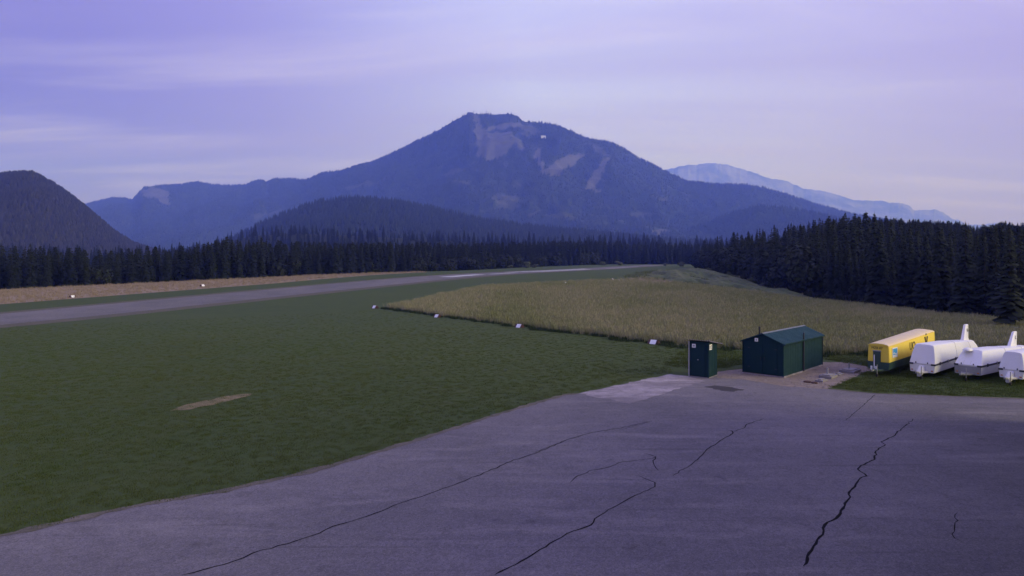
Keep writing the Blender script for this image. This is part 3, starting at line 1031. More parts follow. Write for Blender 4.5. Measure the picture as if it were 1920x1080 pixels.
def left_sky(px):
    return float(np.interp(px, [-200, 0, 100, 200, 300, 380, 430, 470, 560, 640, 760, 860, 960, 1080, 1180, 1300], [455, 457, 463, 466, 464, 456, 445, 447, 452, 454, 455, 457, 454, 450, 452, 456]))


cand = []
for (x, y, k, s, reg) in candidates():
    px = 960 + FPX * x / y
    z = gz(x, y)
    h = SPR_H[k] * s
    top = z + h
    lim = HC + (HOR - (skyline(px) if reg == 'right' else left_sky(px))) / FPX * y
    lim += random.choice((random.uniform(-2.6, -0.6), random.uniform(-1.2, 0.3), random.uniform(-0.3, 0.9))) * (min(1.0, y / 150) if reg == 'right' else 0.75)
    if reg == 'right':
        # nearer trees stand lower on the slope, the wood climbs towards the back
        near = float(np.interp(px, [1600, 1780, 1850, 1900], [0, 0, 0.6, 0.85])) if y < 115 else 0.0
        if top > lim or random.random() < near: h2 = min(max(lim - z, 5.0), 24.0)
        else: h2 = h * random.uniform(0.8, 1.1)
        h = h2
    elif top > lim or random.random() < 0.6:
        h = min(max(lim - z, 6.5), 21) * random.choice((1, 1, 0.96, 0.9))
    if reg == 'right' and z + h > lim + 1.0: continue
    s = h / SPR_H[k]
    if reg != 'end' and random.random() < ((0.5 if px < 1500 and y > 120 else 0.14) if reg == 'right' else 0.10):
        k = 7 + random.randrange(3)
        h *= 0.85
        s = h / 8.6
    cand.append([x, y, k, s, reg, px, h * FPX / y, HOR - (z + h - HC) / y * FPX, HOR - (z - HC) / y * FPX, h])

# which of them the photograph's side shows: front rows and whatever tops the rows before it
cand.sort(key=lambda c: c[1])
prof = np.full(2600, 1080.0)
vis = []
for c in cand:
    px = int(c[5]) + 300
    wpx = max(1, int(1.3 * FPX / c[1]))
    if not (0 <= px < 2600): continue
    seg = prof[max(px - wpx, 0):px + wpx + 1]
    shown = (np.minimum(seg, c[8]) - c[7]).mean()
    if shown > 2.5 and 300 - 10 < px < 300 + 1930:
        vis.append((min(shown, c[6]) * 0.5 + c[6] * 0.5, c))
    # narrow crown profile
    prof[max(px - wpx // 2, 0):px + wpx // 2 + 1] = np.minimum(prof[max(px - wpx // 2, 0):px + wpx // 2 + 1], c[7] + c[6] * 0.25)
vis.sort(key=lambda v: -v[0])
single = {id(v[1]) for v in vis[:296]}
LAB = {'right': ('dark spruce in the tall dense wood beyond the right side of the hay meadow', 'spruces in the wood right of the meadow'),
       'left': ('dark spruce in the treeline behind the dry tan strip and runway', 'spruces in the treeline along the runway'),
       'end': ('small hazy spruce in the wood beyond the far end of the runway', 'spruces beyond the runway end')}
RIGHT_SECT = [(1420, 'at the left end of the right wood, above the rough bank'), (1560, 'in the right wood above the lower bank, behind the meadow crest'), (1690, 'in the middle of the right wood, above the yellow trailer'),
              (1800, 'in the right wood above the biggest white trailer'), (9999, 'in the tall dark right end of the wood by the picture edge')]
LEFT_SECT = [(170, 'in the treeline behind the wide left end of the tan strip'), (430, 'in the treeline behind the middle of the tan strip'), (720, 'in the treeline behind the narrow end of the tan strip'), (9999, 'in the treeline behind the far half of the runway')]


def section(reg, px):
    if reg == 'end': return LAB['end']
    for lim, txt in (RIGHT_SECT if reg == 'right' else LEFT_SECT):
        if px < lim: return 'dark spruce ' + txt, 'spruces ' + txt


first = {}
rest = []
for c in cand:
    x, y, k, s, reg = c[:5]
    fat = random.uniform(0.85, 1.35) if reg == 'right' else random.uniform(1.0, 1.6)
    rz = random.uniform(0, 6.28)
    if id(c) in single:
        if k >= 7:
            lb = section(reg, c[5])
            e = tree('broadleaf_tree', BROAD[k - 7], x, y, s, rz, lb[0].replace('dark spruce', 'round-topped leafy tree'), 'tree', lb[1].replace('spruces', 'leafy trees'), fat=fat * 1.1)
        else:
            e = tree('spruce_tree', SPRUCE[k], x, y, s, rz, section(reg, c[5])[0], 'tree', section(reg, c[5])[1], fat=fat)
        first.setdefault(k, e.children[0])
    else:
        rest.append((x, y, gz(x, y), rz, s * fat, s, k))
for k in range(10):
    if k not in first:
        first[k] = first[next(iter(first))]
# woods too deep to count: between treeline and hills, and the back rows
r2 = np.random.default_rng(77)
for _ in range(2600):
    y = r2.uniform(300, 760); u = r2.uniform(-0.95, 0.30)
    x = u * y
    if x < float(interp(y, EDGE_L)) - 30 or y > 500:
        h = r2.uniform(14, 20)
        k = int(r2.integers(0, 7))
        z = gz(x, y)
        lim = HC + (HOR - left_sky(960 + FPX * u) + r2.uniform(-1, 9)) / FPX * y
        h = min(h, max(lim - z, 7))
        rest.append((x, y, z, r2.uniform(0, 6.28), h / SPR_H[k] * 1.1, h / SPR_H[k], k))
def hill_rows(grid, n, seed, h0, h1):
    o, X, Y, Z, T, md = grid
    r = np.random.default_rng(seed)
    for _ in range(n):
        j, i = int(r.integers(6, X.shape[0])), int(r.integers(0, X.shape[1]))
        h = r.uniform(h0, h1); k = int(r.integers(0, 7))
        rest.append((X[j, i] + r.uniform(-4, 4), Y[j, i] + r.uniform(-4, 4), Z[j, i] - .5, r.uniform(0, 6.28), h / SPR_H[k] * r.uniform(.9, 1.4), h / SPR_H[k], k))


hill_rows(near_hill, 2600, 91, 7, 14)
A = np.array(rest)
scatter('spruce_forest', A[:, :3], np.stack([A[:, 3] * 0, A[:, 3] * 0, A[:, 3]], -1), np.stack([A[:, 4], A[:, 4], A[:, 5]], -1), A[:, 6].astype(int),
        [first[k] for k in range(10)], 'dark mass of spruces filling the woods behind the front trees', 'forest')

# single trees and bushes one can tell apart
def at_px(px, y): return (px - 960) / FPX * y


for px, y, h, lab in ((1893, 70, 17.0, 'tall ragged spruce at the right end of the wood, highest against the sky'),
                      (1772 + 60, 92, 0, ''),):
    if h:
        x = at_px(px, y)
        tree('spruce_tree', SPRUCE[2], x, y, (HC + (HOR - 418) / FPX * y - gz(x, y)) / 18, 1.0, lab, 'tree', fat=1.2)
for i, (px, top, lab) in enumerate(((1868, 423, 'thin gappy spruce in the dip left of the tallest tree at the right edge'), (1846, 430, 'thin bare-topped spruce standing in the gap of the right skyline'),
                                    (1812, 421, 'slim spruce with sparse branches left of the gap in the right skyline'))):
    y = 84 + 6 * i
    x = at_px(px, y)
    tree('spruce_tree', THIN, x, y, (HC + (HOR - top) / FPX * y - gz(x, y)) / 17, i * 1.3, lab, 'tree')
BR = [(1405, 196, 4.6, 'round grey-green broadleaf tree at the foot of the right wood above the bank'), (1352, 250, 4.4, 'rounded pale bush at the left corner of the right wood'),
      (1432, 182, 6.0, 'dark leafy tree between the spruces at the foot of the bank'), (1470, 172, 5.2, 'low leafy tree beside the pale track below the bank'), (1378, 225, 5.6, 'bushy tree behind the round pale bush in the right wood edge'),
      (1500, 160, 6.5, 'reddish dark leafy tree at the lower end of the pale track'), (1535, 148, 6.0, 'dark broadleaf tree where the meadow crest meets the wood')]
for i, (px, y, h, lab) in enumerate(BR):
    x = at_px(px, y)
    tree('broadleaf_tree', BROAD[i % 3], x, y, h / 8.0, i * 1.1, lab, 'tree', fat=1.15)
BU = [(1281, 340, 3.2, 'dark rounded bush on the skyline at the right end of the runway'), (1248, 372, 1.7, 'low bush right beside the far runway end'), (1160, 400, 3.2, 'round bush behind the far runway end left of a smaller one'),
      (1128, 390, 2.8, 'wide low bush behind the far runway before the hazy wood'), (988, 318, 3.2, 'pale bush on the grass edge beyond the white runway markings'), (1003, 322, 2.2, 'small pale bush beside a larger one beyond the runway markings'),
      (958, 312, 1.8, 'low scrub at the treeline left of the pale bush pair'), (1326, 262, 1.6, 'small dark shrub at the top of the rough bank'), (1334, 240, 2.0, 'dark shrub on the shoulder of the rough bank'),
      (1412, 176, 1.8, 'reddish shrub above the pale track on the bank'), (1368, 205, 1.3, 'low shrub halfway down the rough bank')]
for i, (px, y, h, lab) in enumerate(BU):
    x = at_px(px, y)
    tree('bush', BUSH[i % 3], x, y, h / 2.4, i * 0.9, lab, 'bush', fat=1.3)

for i in range(22):
    y = 108 + i * 6.2 + random.uniform(-2, 2)
    lim_ = float(interp(y, [(20, 7), (75, 7), (107, 11), (130, 18), (150, 27), (165, 29), (178, 27), (190, 18), (202, 12), (240, 5), (300, 4)]))
    x = float(interp(y, EDGE_R)) + lim_ - random.uniform(0.3, 3.0)
    tree('bush', BROAD[i % 3], x, y, random.uniform(0.20, 0.42), random.uniform(0, 6.28), 'dark rounded shrub in the fringe along the foot of the right wood', 'bush', 'shrubs fringing the right wood', fat=1.35)

# ------------------------------------------------------------------ grass
def tuft_mesh(name, n, h, spread, w, seed, head=False):
    q = random.Random(seed)
    V, F = [], []
    for _ in range(n):
        a = q.uniform(0, 6.28); r0 = spread * math.sqrt(q.random())
        x, y = math.cos(a) * r0, math.sin(a) * r0
        b = q.uniform(0, 6.28)
        lean = q.uniform(0.05, 0.45) * h
        hh = h * q.uniform(0.55, 1.1)
        c, s = math.cos(b), math.sin(b)
        k = len(V)
        ww = w * q.uniform(0.7, 1.3)
        V += [(x - s * ww, y + c * ww, 0), (x + s * ww, y - c * ww, 0), (x + c * lean * 0.35 - s * ww * .8, y + s * lean * 0.35 + c * ww * .8, hh * 0.6),
              (x + c * lean * 0.35 + s * ww * .8, y + s * lean * 0.35 - c * ww * .8, hh * 0.6), (x + c * lean, y + s * lean, hh)]
        F += [(k, k + 1, k + 3), (k, k + 3, k + 2), (k + 2, k + 3, k + 4)]
        if head and q.random() < 0.7:
            k = len(V)
            p = (x + c * lean, y + s * lean, hh)
            V += [(p[0] - s * ww * 1.5, p[1] + c * ww * 1.5, hh - 0.03), (p[0] + s * ww * 1.5, p[1] - c * ww * 1.5, hh - 0.03), (p[0] + c * .03, p[1] + s * .03, hh + 0.12)]
            F += [(k, k + 1, k + 2)]
    return np_mesh(name, V, F)


def in_poly(P, poly):
    return pip(P[:, 0], P[:, 1], poly)


def grass_patch(name, n, box, poly, sources, lift, smin, smax, label, seed, dens=None, exclude=()):
    r = np.random.default_rng(seed)
    P = np.stack([r.uniform(box[0], box[1], n), r.uniform(box[2], box[3], n)], -1)
    wp = 0.35 if name == 'mown_grass' else 1.5
    W = np.stack([vnoise(P[:, 0] / 1.3, P[:, 1] / 1.3, seed + 40) - .5, vnoise(P[:, 0] / 1.3, P[:, 1] / 1.3, seed + 41) - .5], -1) * wp
    keep = in_poly(P + W, poly)
    for e in exclude: keep &= ~in_poly(P, e)
    if dens is not None: keep &= r.random(n) < dens(P)
    u = P[:, 0] / np.maximum(P[:, 1], 1)
    keep &= np.abs(u) < (1.9 if name == 'mown_grass' else 1.05)
    P = P[keep]
    z = ground_z(P[:, 0], P[:, 1]) + lift
    m = len(P)
    s = r.uniform(smin, smax, m) * (0.9 + 0.2 * vnoise(P[:, 0] / 4, P[:, 1] / 4, seed))
    return scatter(name, np.column_stack([P, z]), np.column_stack([r.uniform(-.12, .12, m), r.uniform(-.12, .12, m), r.uniform(0, 6.28, m)]), np.column_stack([s, s, s]),
                   (vnoise(P[:, 0] / 9, P[:, 1] / 14, seed + 1) * 1.2 + r.random(m) * 0.9 - 0.05).clip(0, len(sources) - 0.01).astype(int), sources, label, 'grass')


def tuft(name, me, mat, x, y, label):
    o = link(name, me, mat, None, (x, y, gz(x, y)))
    return tag(o, label, 'grass', None, 'stuff')


t_m1 = tuft('grass_tuft', tuft_mesh('tuft', 22, 0.55, 0.30, 0.011, 1, True), M['blade_mix'], 12.0, 80, 'tuft of tall seeding grass in the hay meadow')
M['blade_mix2'] = leaf_mat('blade_mix2', ((0.185, 0.195, 0.09), (0.25, 0.235, 0.125), (0.15, 0.175, 0.08)), var=0.12)
t_m2 = tuft('grass_tuft', tuft_mesh('tuft', 22, 0.48, 0.30, 0.012, 2, True), M['blade_mix2'], 20.0, 90, 'greener tuft of tall grass in the hay meadow')
t_l1 = tuft('grass_tuft', tuft_mesh('tuft', 26, 0.042, 0.20, 0.006, 3), M['blade_green'], -12.0, 40, 'short tuft of mown lawn grass')
M['blade_green2'] = leaf_mat('blade_green2', ((0.068, 0.094, 0.022), (0.082, 0.104, 0.025), (0.086, 0.100, 0.026)), var=0.12)
t_l2 = tuft('grass_tuft', tuft_mesh('tuft', 26, 0.046, 0.20, 0.006, 4), M['blade_green2'], -11.0, 42, 'short paler tuft of mown lawn grass')
t_d1 = tuft('grass_tuft', tuft_mesh('tuft', 20, 0.34, 0.34, 0.012, 5, False), M['blade_tan'], -60.0, 140, 'tuft of dry tan grass in the strip before the left treeline')

REDP = [(14, 158), (24, 150), (36.9, 138), (39, 146), (33.5, 169), (24, 166)]
grass_patch('tall_grass', 95000, (-17, 67, 52, 171), MEADOW, [t_m1, t_m2], 0.02, 0.7, 1.25, 'tall unmown brownish hay grass standing over the meadow right of the runway', 31,
            lambda P: np.clip(1.25 - P[:, 1] / 190, 0.4, 1.0) * np.where(in_poly(P, REDP), 0.22, 1))
M['blade_shade'] = leaf_mat('blade_shade', ((0.022, 0.040, 0.014), (0.034, 0.052, 0.018), (0.028, 0.046, 0.016)), var=0.12)  # dark blade colour paints the shade line at the foot of the tall grass
t_e1 = tuft('grass_tuft', tuft_mesh('tuft', 22, 0.34, 0.26, 0.014, 8), M['blade_shade'], 2.0, 72.0, 'tuft coloured dark as painted shade on the front border of the hay meadow')
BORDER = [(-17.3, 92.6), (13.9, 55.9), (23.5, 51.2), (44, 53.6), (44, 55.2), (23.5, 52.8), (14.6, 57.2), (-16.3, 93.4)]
grass_patch('shade_border_grass', 26000, (-18, 45, 50, 94), BORDER, [t_e1, t_e1], 0.0, 0.6, 1.15, 'grass coloured dark to stand for shade along the front border of the hay meadow', 38)
STRIP = [(-150, 50), (-110, 62), (-73, 99), (-51, 145), (-27, 222), (-31, 232), (-63, 171), (-95, 128), (-130, 75)]
grass_patch('dry_grass', 30000, (-150, -26, 50, 232), STRIP, [t_d1, t_d1], 0.015, 0.7, 1.2, 'dry tan grass on the strip between runway and left treeline', 32)
LAWN = [(-60, 20), (-24, 13)] + [(p[0] - 0.1, p[1] + 0.12) for p in APRON_EDGE[1:]] + [(10.0, 44.2), (14.2, 57.0), (-16, 92), (-52, 72), (-70, 50)]
BAREP = [tuple(p) for p in BARE]
grass_patch('mown_grass', 190000, (-70, 15, 13, 92), LAWN, [t_l1, t_l2], 0.0, 0.7, 1.2, 'short mown green grass of the lawn between apron and runway', 33,
            lambda P: np.clip(1.35 - P[:, 1] / 62, 0.10, 1.0) * np.where(in_poly(P, BAREP), 0.62 + 0.03 * (P[:, 0] + 16) ** 2, 1))
PARK = [G(1552, 727), G(1640, 736), G(1780, 741), (26.7, 36.5), (34, 35.2), (48, 54.6), (23.5, 52.2), (22.3, 50), G(1638, 690), G(1592, 711)]
grass_patch('mown_grass', 26000, (14, 50, 34, 56), PARK, [t_l1, t_l2], 0.0, 0.8, 1.5, 'grass under and around the parked glider trailers', 34)
BEHIND = [(12.2, 45.0), (14.4, 46), (19.5, 52.3), (14.4, 56.5), (10.2, 47)]
grass_patch('mown_grass', 5000, (9, 24, 44, 58), BEHIND, [t_l1, t_l2], 0.0, 1.0, 2.0, 'rough grass behind the two green sheds', 35)

# rough grassy earth bank beyond the meadow crest, with a pale track
BANK = [(26, 172), (33, 160), (40, 142), (47, 118), (52, 112), (60, 150), (66, 175), (72, 215), (74, 246), (60, 260), (44, 230)]
M['blade_bank'] = leaf_mat('blade_bank', ((0.085, 0.115, 0.055), (0.13, 0.145, 0.075), (0.10, 0.11, 0.06)))
BM = ground_mat('bank_turf', ((0.075, 0.100, 0.040), (0.12, 0.13, 0.062), (0.055, 0.058, 0.036)), 0.16, 0.6, 4.0, stretch=(1.6, 0.5, 1), rot=R(-20))


def ridges():
    """long low ridges of pushed-up turf on the shoulder behind the meadow"""
    V, F = [], []
    nx, ny = 90, 130
    xs = np.linspace(0, 1, nx); ys = np.linspace(0, 1, ny)
    Yl = 118 + (250 - 118) * ys
    x0 = np.interp(Yl, [118, 142, 160, 172, 226, 250], [48, 41, 35.5, 31, 46, 60])
    x1 = np.interp(Yl, [118, 142, 178, 212, 250], [53, 57.5, 62.5, 62.8, 70])
    X = x0[:, None] + (x1 - x0)[:, None] * xs[None, :]
    Y = np.broadcast_to(Yl[:, None], X.shape)
    n = ridged(X * 2.2 + 40, Y * 0.55, 9.0, 4, 88)
    edge = np.clip(np.minimum(np.minimum(xs, 1 - xs)[None, :] * 6, np.minimum(ys, 1 - ys)[:, None] * 8), 0, 1)
    Z = ground_z(X, Y) + 0.03 + edge * np.clip(n - 0.42, 0, 1) * 2.8
    i = (np.arange(ny - 1)[:, None] * nx + np.arange(nx - 1)[None, :]).ravel()
    me = np_mesh('grass_bank', np.stack([X, Y, Z], -1).reshape(-1, 3), np.stack([i, i + 1, i + nx + 1, i + nx], -1), True)
    tag(link('grass_bank', me, BM), kind='structure')


ridges()
t_b1 = tuft('grass_tuft', tuft_mesh('tuft', 24, 0.42, 0.42, 0.016, 6), M['blade_bank'], 52.0, 172, 'dense clump of green grass on the rough bank')
TRACK = [(63.2, 212), (66.0, 214), (67.0, 178), (61.8, 140), (58.8, 140), (63.6, 177)]
grass_patch('bank_grass', 5200, (25, 76, 110, 262), BANK, [t_b1, t_b1], 0.0, 0.5, 1.9, 'rough clumpy green grass on the earth bank behind the meadow crest', 36, lambda P: (vnoise(P[:, 0] / 3, P[:, 1] / 6, 77) > 0.42) * 1.0, [TRACK])
sheet('track', [[(63.2, 212), (66.0, 214), (67.0, 178), (63.6, 177)], [(63.6, 177), (67.0, 178), (61.8, 140), (58.8, 140)]], M['soil'], 0.06)
sheet('bare_soil', [[(22, 158), (33.5, 150), (37, 141), (38.5, 146), (33.5, 169), (27, 167)]], ground_mat('red_soil', ((0.22, 0.13, 0.095), (0.26, 0.16, 0.12), (0.17, 0.12, 0.075)), 0.1, 0.6, 5), 0.05)


def pebbles():
    r = np.random.default_rng(9)
    n = 1500
    P = np.stack([r.uniform(12, 24, n), r.uniform(37, 50, n)], -1)
    P = P[in_poly(P, GRAVEL)]
    V, F = [], []
    base = [(1, 0, 0), (-.5, .87, 0), (-.5, -.87, 0), (0, 0, .8)]
    for x, y in P:
        s = abs(r.normal(0, 0.035)) + 0.02
        a = r.uniform(0, 6.28); c, q = math.cos(a), math.sin(a)
        k = len(V)
        for bx, by, bz in base:
            V.append((x + (bx * c - by * q) * s, y + (bx * q + by * c) * s * r.uniform(.6, 1), 0.008 + bz * s))
        F += [(k, k + 1, k + 3), (k + 1, k + 2, k + 3), (k + 2, k, k + 3)]
    return tag(link('gravel', np_mesh('gravel', V, F), M['stone']), 'loose stones scattered on the gravel beside the green shed', 'gravel', None, 'stuff')


pebbles()

# ------------------------------------------------------------------ lettering
def text_mesh(name, s, size, depth, m, parent, loc, rot, xscale=1.0):
    cu = bpy.data.curves.new('lettering', 'FONT')
    cu.body = s
    cu.size = size
    cu.extrude = depth
    cu.align_x = 'CENTER'
    cu.align_y = 'CENTER'
    cu.resolution_u = 3
    tmp = bpy.data.objects.new('tmp_text', cu)
    col.objects.link(tmp)
    dg = bpy.context.evaluated_depsgraph_get()
    me = bpy.data.meshes.new_from_object(tmp.evaluated_get(dg))
    bpy.data.objects.remove(tmp)
    bpy.data.curves.remove(cu)
    me.materials.clear()
    me.materials.append(m)
    o = link(name, me, None, parent)
    o.location = loc
    o.rotation_euler = rot
    o.scale = (xscale, 1, 1)
    return o


FACE_FRONT = (R(90), 0, 0)                  # readable from -Y
FACE_RIGHT = (R(90), 0, R(90))              # readable from +X

# ------------------------------------------------------------------ sheds
def shed():
    W, Ln, He, Hr = 2.57, 6.5, 2.10, 2.62
    near = Vector((16.54, 42.28, 0))
    hd = Vector((0.69, 0.724, 0)).normalized()
    lf = Vector((-hd.y, hd.x, 0))
    root = empty('storage_shed', near + lf * (W / 2), math.atan2(hd.y, hd.x) - R(90))
    tag(root, 'larger dark green metal shed with a gable roof on the gravel beside the apron', 'shed')
    hw = W / 2
    # front and back gables
    for nm, y0, y1 in (('front_wall', 0.0, 0.05), ('back_wall', Ln - 0.05, Ln)):
        m = MB()
        prof = [(-hw + .05, 0.08), (hw - .05, 0.08), (hw - .05, He - .02), (0, Hr - .04), (-hw + .05, He - .02)]
        m.loft([[(x, y0, z) for x, z in prof], [(x, y1, z) for x, z in prof]])
        m.build(nm, M['shed_green'], root)
    # side walls as ribbed panels, one per bay
    for sx in (-1, 1):
        nb = 6
        for k in range(nb):
            y0, y1 = 0.06 + (Ln - 0.12) * k / nb, 0.06 + (Ln - 0.12) * (k + 1) / nb
            m = MB()
            pts = []
            nr = 4
            for i in range(nr):
                a = y0 + (y1 - y0) * i / nr; w = (y1 - y0) / nr
                pts += [(0.0, a + 0.004), (0.0, a + w * .55), (-0.007, a + w * .65), (-0.007, a + w * .92)]
            pts.append((0.0, y1 - 0.004))
            for (d0, a0), (d1, a1) in zip(pts[:-1], pts[1:]):
                xa, xb = sx * (hw + d0), sx * (hw + d1)
                m.add([(xa, a0, .08), (xb, a1, .08), (xb, a1, He), (xa, a0, He)], [(0, 1, 2, 3)])
            m.add([(sx * (hw - .04), y0, .08), (sx * (hw - .04), y1, .08), (sx * (hw - .04), y1, He), (sx * (hw - .04), y0, He)], [(3, 2, 1, 0)])
            m.build('wall_panel', M['shed_green'], root)
    for sx in (-1, 1):
        for y in (0.0, Ln):
            MB().box(sx * hw - .035, sx * hw + .035, y - .03, y + .03, 0.02, He + .01).build('corner_post', M['shed_green'], root, 0.006)
    # doors on the front
    for sx in (-1, 1):
        d = MB().box(min(0, sx * .92) + .008, max(0, sx * .92) - .008, -.035, -.003, .14, 1.96).build('door', M['shed_green'], root, 0.008)
        MB().box(sx * .12 - .02, sx * .12 + .02, -.075, -.036, .95, 1.15).build('handle', M['trim'], d, 0.006)
    for sx in (-1, 1):
        for z in (.45, 1.65):
            MB().box(sx * .86 - .10, sx * .86 + .06, -.05, -.036, z, z + .05).build('hinge', M['trim'], root, .003)
        MB().box(sx * (hw + .11) - .05, sx * (hw + .11) + .05, -.10, Ln + .10, He - .105, He - .035).build('gutter', M['shed_green'], root, .01)
    # roof
    for sx in (-1, 1):
        m = MB()
        ov, of = 0.10, 0.13
        sl = (Hr - He) / hw
        nr = 26
        ys = np.linspace(-of, Ln + of, nr * 2 + 1)
        for i in range(len(ys) - 1):
            rise = 0.018 if i % 2 else 0.0
            secs = []
            for y in (ys[i], ys[i + 1]):
                xe = hw + ov
                secs.append([(0, y, Hr + .01 + rise), (sx * xe, y, He - sl * ov + .01 + rise), (sx * xe, y, He - sl * ov - .03), (0, y, Hr - .03)])
            m.loft(secs)
        m.build('roof', M['shed_roof'], root)
    m = MB()
    m.loft([[(-.13, y, Hr - .015), (0, y, Hr + .045), (.13, y, Hr - .015), (0, y, Hr + .02)] for y in (-.15, Ln + .15)])
    m.build('ridge_cap', M['ridge'], root)
    # foundation, downpipe, stove pipe, notice
    MB().box(-hw - .05, hw + .07, -.04, Ln + .05, 0.0, .075).build('footing', M['concrete'], root, 0.01)
    MB().tube((hw + .07, 3.06, .05), (hw + .07, 3.06, 2.52), .045).build('downpipe', M['trim'], root, smooth=40)
    p = MB().tube((-.42, .45, 2.3), (-.40, .45, 2.92), .05)
    p.tube((-.40, .45, 2.92), (-.40, .45, 2.98), .065)
    p.build('stove_pipe', M['trim'], root, smooth=40)
    s = MB().box(-.50, -.28, -.05, -.036, 2.08, 2.30).build('notice', M['plate'], root, 0.004)
    MB().box(-.43, -.35, -.056, -.0515, 2.13, 2.25).build('print', M['steel'], s)


shed()


def hut():
    W, Ln = 1.15, 1.42
    near = Vector((11.93, 42.13, 0))
    hd = Vector((0.61, 0.79, 0)).normalized()
    lf = Vector((-hd.y, hd.x, 0))
    root = empty('toilet_hut', near + lf * (W / 2), math.atan2(hd.y, hd.x) - R(90))
    tag(root, 'small narrow dark green hut with a sloping corrugated roof and white notices', 'hut')
    hw = W / 2
    zf, zb = 2.22, 1.98
    MB().box(-hw + .03, hw - .03, .012, .05, .04, zf - .02).build('front_wall', M['hut_green'], root)
    MB().box(-hw + .03, hw - .03, Ln - .05, Ln - .012, .04, zb).build('back_wall', M['hut_green'], root)
    n = 7
    for sx in (-1, 1):                       # upright boards
        for k in range(n):
            y0, y1 = Ln * k / n + .004, Ln * (k + 1) / n - .004
            d = 0.006 * (k % 2)
            zt0, zt1 = zf + (zb - zf) * y0 / Ln, zf + (zb - zf) * y1 / Ln
            m = MB()
            xa, xb = sx * (hw - .03), sx * (hw + d)
            m.loft([[(xa, y0, .05), (xb, y0, .05), (xb, y0, zt0), (xa, y0, zt0)], [(xa, y1, .05), (xb, y1, .05), (xb, y1, zt1), (xa, y1, zt1)]])
            m.build('board', M['hut_green'], root)
    for sx in (-1, 1):
        MB().box(sx * hw - .035, sx * hw + .035, -.02, .03, .02, zf - .01).build('corner_post', M['hut_green'], root, .005)
    d = MB().box(-hw + .07, hw - .20, -.03, .009, .12, 2.0).build('door', M['hut_green'], root, .006)
    MB().tube((-.06, -.03, 1.08), (-.06, -.075, 1.08), .035).build('knob', M['steel'], d, smooth=40)
    # corrugated roof
    m = MB()
    xs = np.linspace(-hw - .14, hw + .16, 53)
    y0, y1 = -.16, Ln + .70
    za, zb2 = zf + .07, zf + .07 + (zb - zf) / Ln * (y1 - y0)

    def wz(x): return 0.034 * math.sin((x + hw) * 2 * math.pi / .15)
    top = [[(x, y, z + wz(x)) for x in xs] for y, z in ((y0, za), (y1, zb2))]
    bot = [[(x, y, z + wz(x) - .012) for x in xs] for y, z in ((y0, za), (y1, zb2))]
    nx = len(xs)
    V = top[0] + top[1] + bot[0] + bot[1]
    F = []
    for i in range(nx - 1):
        F += [(i, i + 1, nx + i + 1, nx + i), (2 * nx + i, 3 * nx + i, 3 * nx + i + 1, 2 * nx + i + 1), (i, 2 * nx + i, 2 * nx + i + 1, i + 1), (nx + i, nx + i + 1, 3 * nx + i + 1, 3 * nx + i)]
    m.add(V, F)
    m.build('roof', M['corrugated'], root, smooth=35)
    for sx in (-1, 1):
        MB().box(sx * (hw - .08) - .03, sx * (hw - .08) + .03, -.06, Ln + .6, zb - .02, zb + .03).build('rafter', M['hut_green'], root)
    s = MB().box(-hw + .12, -hw + .36, -.043, -.031, 1.80, 2.03).build('notice', M['plate'], root, .004)
    MB().box(-hw + .17, -hw + .31, -.048, -.044, 1.86, 1.97).build('print', M['steel'], s)
    s = MB().box(hw + .012, hw + .03, .12, .52, 1.70, 2.03).build('notice', M['plate'], root, .004)
    b = MB()
    b.box(hw + .031, hw + .036, .18, .24, 1.76, 1.97)
    b.box(hw + .031, hw + .036, .36, .47, 1.76, 1.80)
    b.box(hw + .031, hw + .036, .36, .47, 1.93, 1.97)
    b.box(hw + .031, hw + .036, .36, .41, 1.80, 1.93)
    b.build('print', M['black'], s)
    MB().box(-hw - .14, -hw - .06, .0, .08, 0, 2.16).build('side_post', M['steel'], root, .006)
    MB().box(-hw - .06, hw + .06, -.05, Ln + .04, 0.0, .038).build('footing', M['slab'], root, .006)


hut()

# ------------------------------------------------------------------ glider trailers
TR_ROT = -math.atan2(0.716, 0.698)
RIGHT = Vector((0.698, -0.716, 0))


def wheel(parent, x, y, r, name='wheel'):
    w = MB()
    s = 1 if x > 0 else -1
    w.tube((x - .09 * s, y, r), (x + .09 * s, y, r), r, 20)
    o = w.build(name, M['rubber'], parent, 0.02, smooth=40)
    MB().tube((x + .06 * s, y, r), (x + .10 * s, y, r), r * .55, 16).build('rim', M['steel'], o, 0.008, smooth=40)
    return o


def sec(y, hb, ht, z0, zt, lean, crown=0.03):
    pr = [(hb, z0), (hb * .5 + ht * .5 + .012, z0 + (zt - z0) * .5), (ht + .012, zt - .11), (ht - .012, zt - .045), (ht - .07, zt - .008), (ht * .5, zt + crown * .8), (0, zt + crown)]
    pr = pr + [(-a, b) for a, b in pr[-2::-1]]
    return [(x, y + lean * (z - z0) / (zt - z0), z) for x, z in pr]


